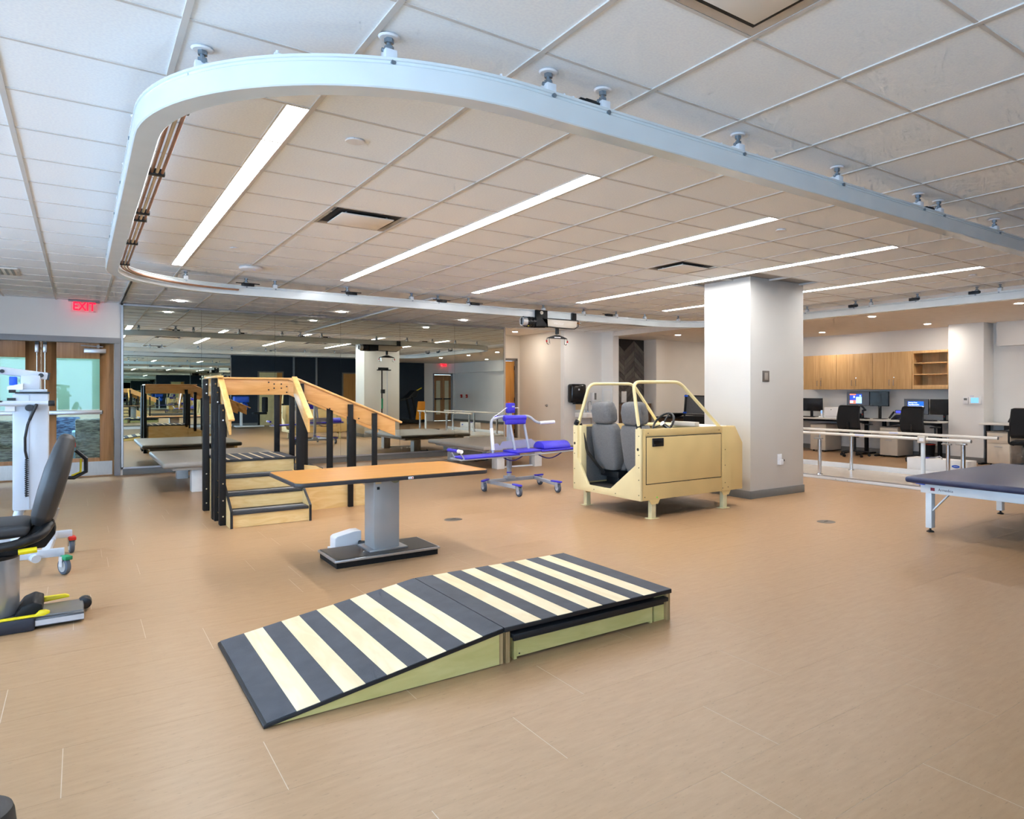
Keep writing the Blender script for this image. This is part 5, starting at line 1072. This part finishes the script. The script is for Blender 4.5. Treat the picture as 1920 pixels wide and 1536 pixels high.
MB().prism([(11.26, 0), (11.8, 0), (11.8, .78), (11.22, .78)], 'y', 11.55, 11.92).build('body', BLACKM, t, .02)
for z, xx in ((.86, 11.255), (1.25, 11.30)): MB().box(xx-.03, 11.86, z-.02, xx+.03, 11.93, z+.02).build('blue_clamp', BLUEB, t, .004)
t = thing('wall_notice', 'white paper notice hung on the herringbone panel', 'notice', (10.75, 13.56, 1.2)); MB().box(10.68, 13.565, 1.08, 10.84, 13.572, 1.36).build('sheet', M('white_paper', (240, 240, 238), .7), t); MB().cyl((10.76, 13.57, 1.35), (10.76, 13.56, 1.35), .006, n=8).build('pin', RED, t)
t = thing('low_cabinet', 'low walnut cabinet in front of the herringbone panel', 'cabinet', (10.75, 13.35, 0)); MB().box(10.25, 13.15, .02, 11.3, 13.55, 1.06).build('body', WAL, t, .004); MB().cyl((11.05, 13.15, .7), (11.05, 13.13, .7), .02).build('knob', CHROME, t); MB().cyl((11.0, 13.14, .45), (11.0, 13.14, 1.05), .018).build('rail_post', PUTTY, t)

# ================================================================ lobby chairs seen through the door glass
def lounge(x, y, fab, lab, sidem):
    t = thing('lounge_chair', lab, 'chair', (x, y, 0), 'lobby lounge chairs')
    MB().box(x-.36, y-.12, .12, x+.36, y+.06, .88).build('backrest', fab, t, .03, 3); MB().box(x-.36, y+.06, .12, x+.36, y+.62, .45).build('seat', fab, t, .03, 3)
    for s in (-1, 1): MB().box(x+s*.36-.05, y-.06, .10, x+s*.36+.05, y+.6, .66 if s < 0 else .62).build('armrest', sidem, t, .02)
    for a in (-.3, .3):
        for b in (-.05, .5): MB().cyl((x+a, y+b, 0), (x+a, y+b, .12), .02).build('leg', BLACKM, t)
PBL = M('pale_blue_vinyl', (128, 178, 224), .5)
lounge(.30, 15.1, FABG, 'grey patterned lounge chair with pale blue arms behind the glazed doors', PBL)
lounge(-.95, 14.9, FABG, 'grey patterned lounge chair behind the far glazed door leaf', FABG)
lounge(-.35, 16.3, FABB, 'blue patterned lounge chair at the back of the lobby behind the doors', FABB)
lounge(-1.5, 16.3, FABB, 'blue patterned lounge chair at the left of the lobby behind the doors', FABB)

# ================================================================ things the mirrors show on the camera's side of the room
t = thing('treadmill', 'black and yellow treadmill in front of the navy wall, seen in the mirror', 'treadmill', (10.9, -1.0, 0))
MB().box(10.2, -1.4, .06, 11.6, -.6, .18).build('deck', BLACKM, t, .02); MB().box(10.3, -1.28, .18, 11.5, -.72, .19).build('belt', BLACKF, t)
MB().prism([(11.1, .18), (11.5, .18), (11.52, .95), (11.2, .95)], 'y', -.62, -.55).build('yellow_cover', ORANGE, t, .03)
for y in (-1.36, -.66): MB().bar((11.2, y, .15), (11.0, y, 1.15), .08, .06, (0, 1, 0)).build('upright', BLACKM, t, .01); 
for y in (-1.32, -.68): MB().tube([(11.0, y, 1.12), (10.6, y, 1.0), (10.3, y, .95)], .022, 8).build('hand_rail', BLACK, t)
MB().prism([(10.8, 1.08), (11.2, 1.12), (11.3, 1.38), (11.15, 1.42)], 'y', -1.3, -.7).build('console', BLACK, t, .03); MB().box(10.1, -.9, .95, 10.14, -.5, 1.25).build('screen', BLACK, t, .005); MB().cyl((10.4, -.7, .1), (10.4, -.7, 1.1), .03).build('screen_pole', WHITEE, t)
MB().bar((11.2, -.9, 1.36), (11.5, -.9, 1.52), .03, .03).build('yellow_grip', YEL, t)
t = thing('arm_ergometer', 'blue arm ergometer with black seat near the navy wall, seen in the mirror', 'ergometer', (5.0, -1.5, 0))
MB().box(4.55, -1.75, .04, 5.5, -1.25, .09).build('base', WHITEE, t, .01); MB().box(4.72, -1.55, .09, 4.80, -1.45, .95).build('column', WHITEE, t, .01); MB().box(4.5, -1.7, .95, 5.0, -1.3, 1.18).build('crank_housing', BLUEB, t, .04, 3)
MB().ell((4.85, -1.52, .80), (.15, .10, .17)).build('shroud', BLUEB, t); MB().box(5.15, -1.75, .50, 5.6, -1.25, .58).build('seat', BLACKF, t, .03); MB().box(5.5, -1.75, .58, 5.62, -1.25, 1.15).build('backrest', BLACKF, t, .03); MB().cyl((5.35, -1.5, .09), (5.35, -1.5, .5), .04).build('seat_post', BLACKM, t)
t = thing('pulley_station', 'tall twin-pole pulley station standing behind the column, seen in the mirror', 'pulley', (7.2, 6.85, 0))
MB().cyl((7.12, 6.85, .02), (7.12, 6.85, 2.02), .018).build('pole', BLACKM, t); MB().cyl((7.28, 6.85, .02), (7.28, 6.85, 2.0), .012).build('pole', ALU, t)
MB().box(6.98, 6.80, 1.98, 7.38, 6.90, 2.01).box(7.02, 6.80, 2.01, 7.30, 6.9, 2.07).build('crossbar', BLACKM, t, .006); MB().box(7.0, 6.75, 0, 7.4, 6.98, .03).build('base', BLACKM, t, .006); MB().cyl((7.12, 6.87, .85), (7.12, 6.87, 1.15), .026).build('green_handle', GREEN, t); MB().box(7.09, 6.82, 1.3, 7.2, 6.9, 1.42).build('slider', BLACK, t, .01)
for y, lab in ((-2.1, 'red fire alarm box by the near double doors, seen in the mirror'), (-1.55, 'red fire extinguisher tag box near the desks, seen in the mirror')):
    t = thing('alarm_box', lab, 'alarm', (XR-.02, y, 1.15), 'red alarm boxes'); MB().box(XR-.05, y-.06, 1.08, XR, y+.06, 1.23).build('case', RED, t, .004); MB().box(XR-.053, y-.03, 1.12, XR-.049, y+.03, 1.16).build('pull_bar', WHITEP, t)
e2 = thing('exit_sign', 'red EXIT sign above the near double doors, seen in the mirror', 'sign', (13.4, YN+.1, CE)); MB().box(13.2, YN+.06, CE-.06, 13.6, YN+.14, CE-.006).build('ceiling_mount', GREYF, e2, .003)
text('EXIT', 'lettering', EMIT('exit_red', (255, 10, 40), 1.7), .2, (13.4, YN+.1, 2.60), (PI/2, 0, PI), e2, .002, .78, .004)
bpy.context.view_layer.update()
for o in scn.objects:
    if o.type == 'MESH' and o.parent is not None and o.name.split('.')[0] in ('bolt_head', 'rivet', 'screw', 'bolt_hole', 'hanger_pin'): o['kind'] = 'stuff'
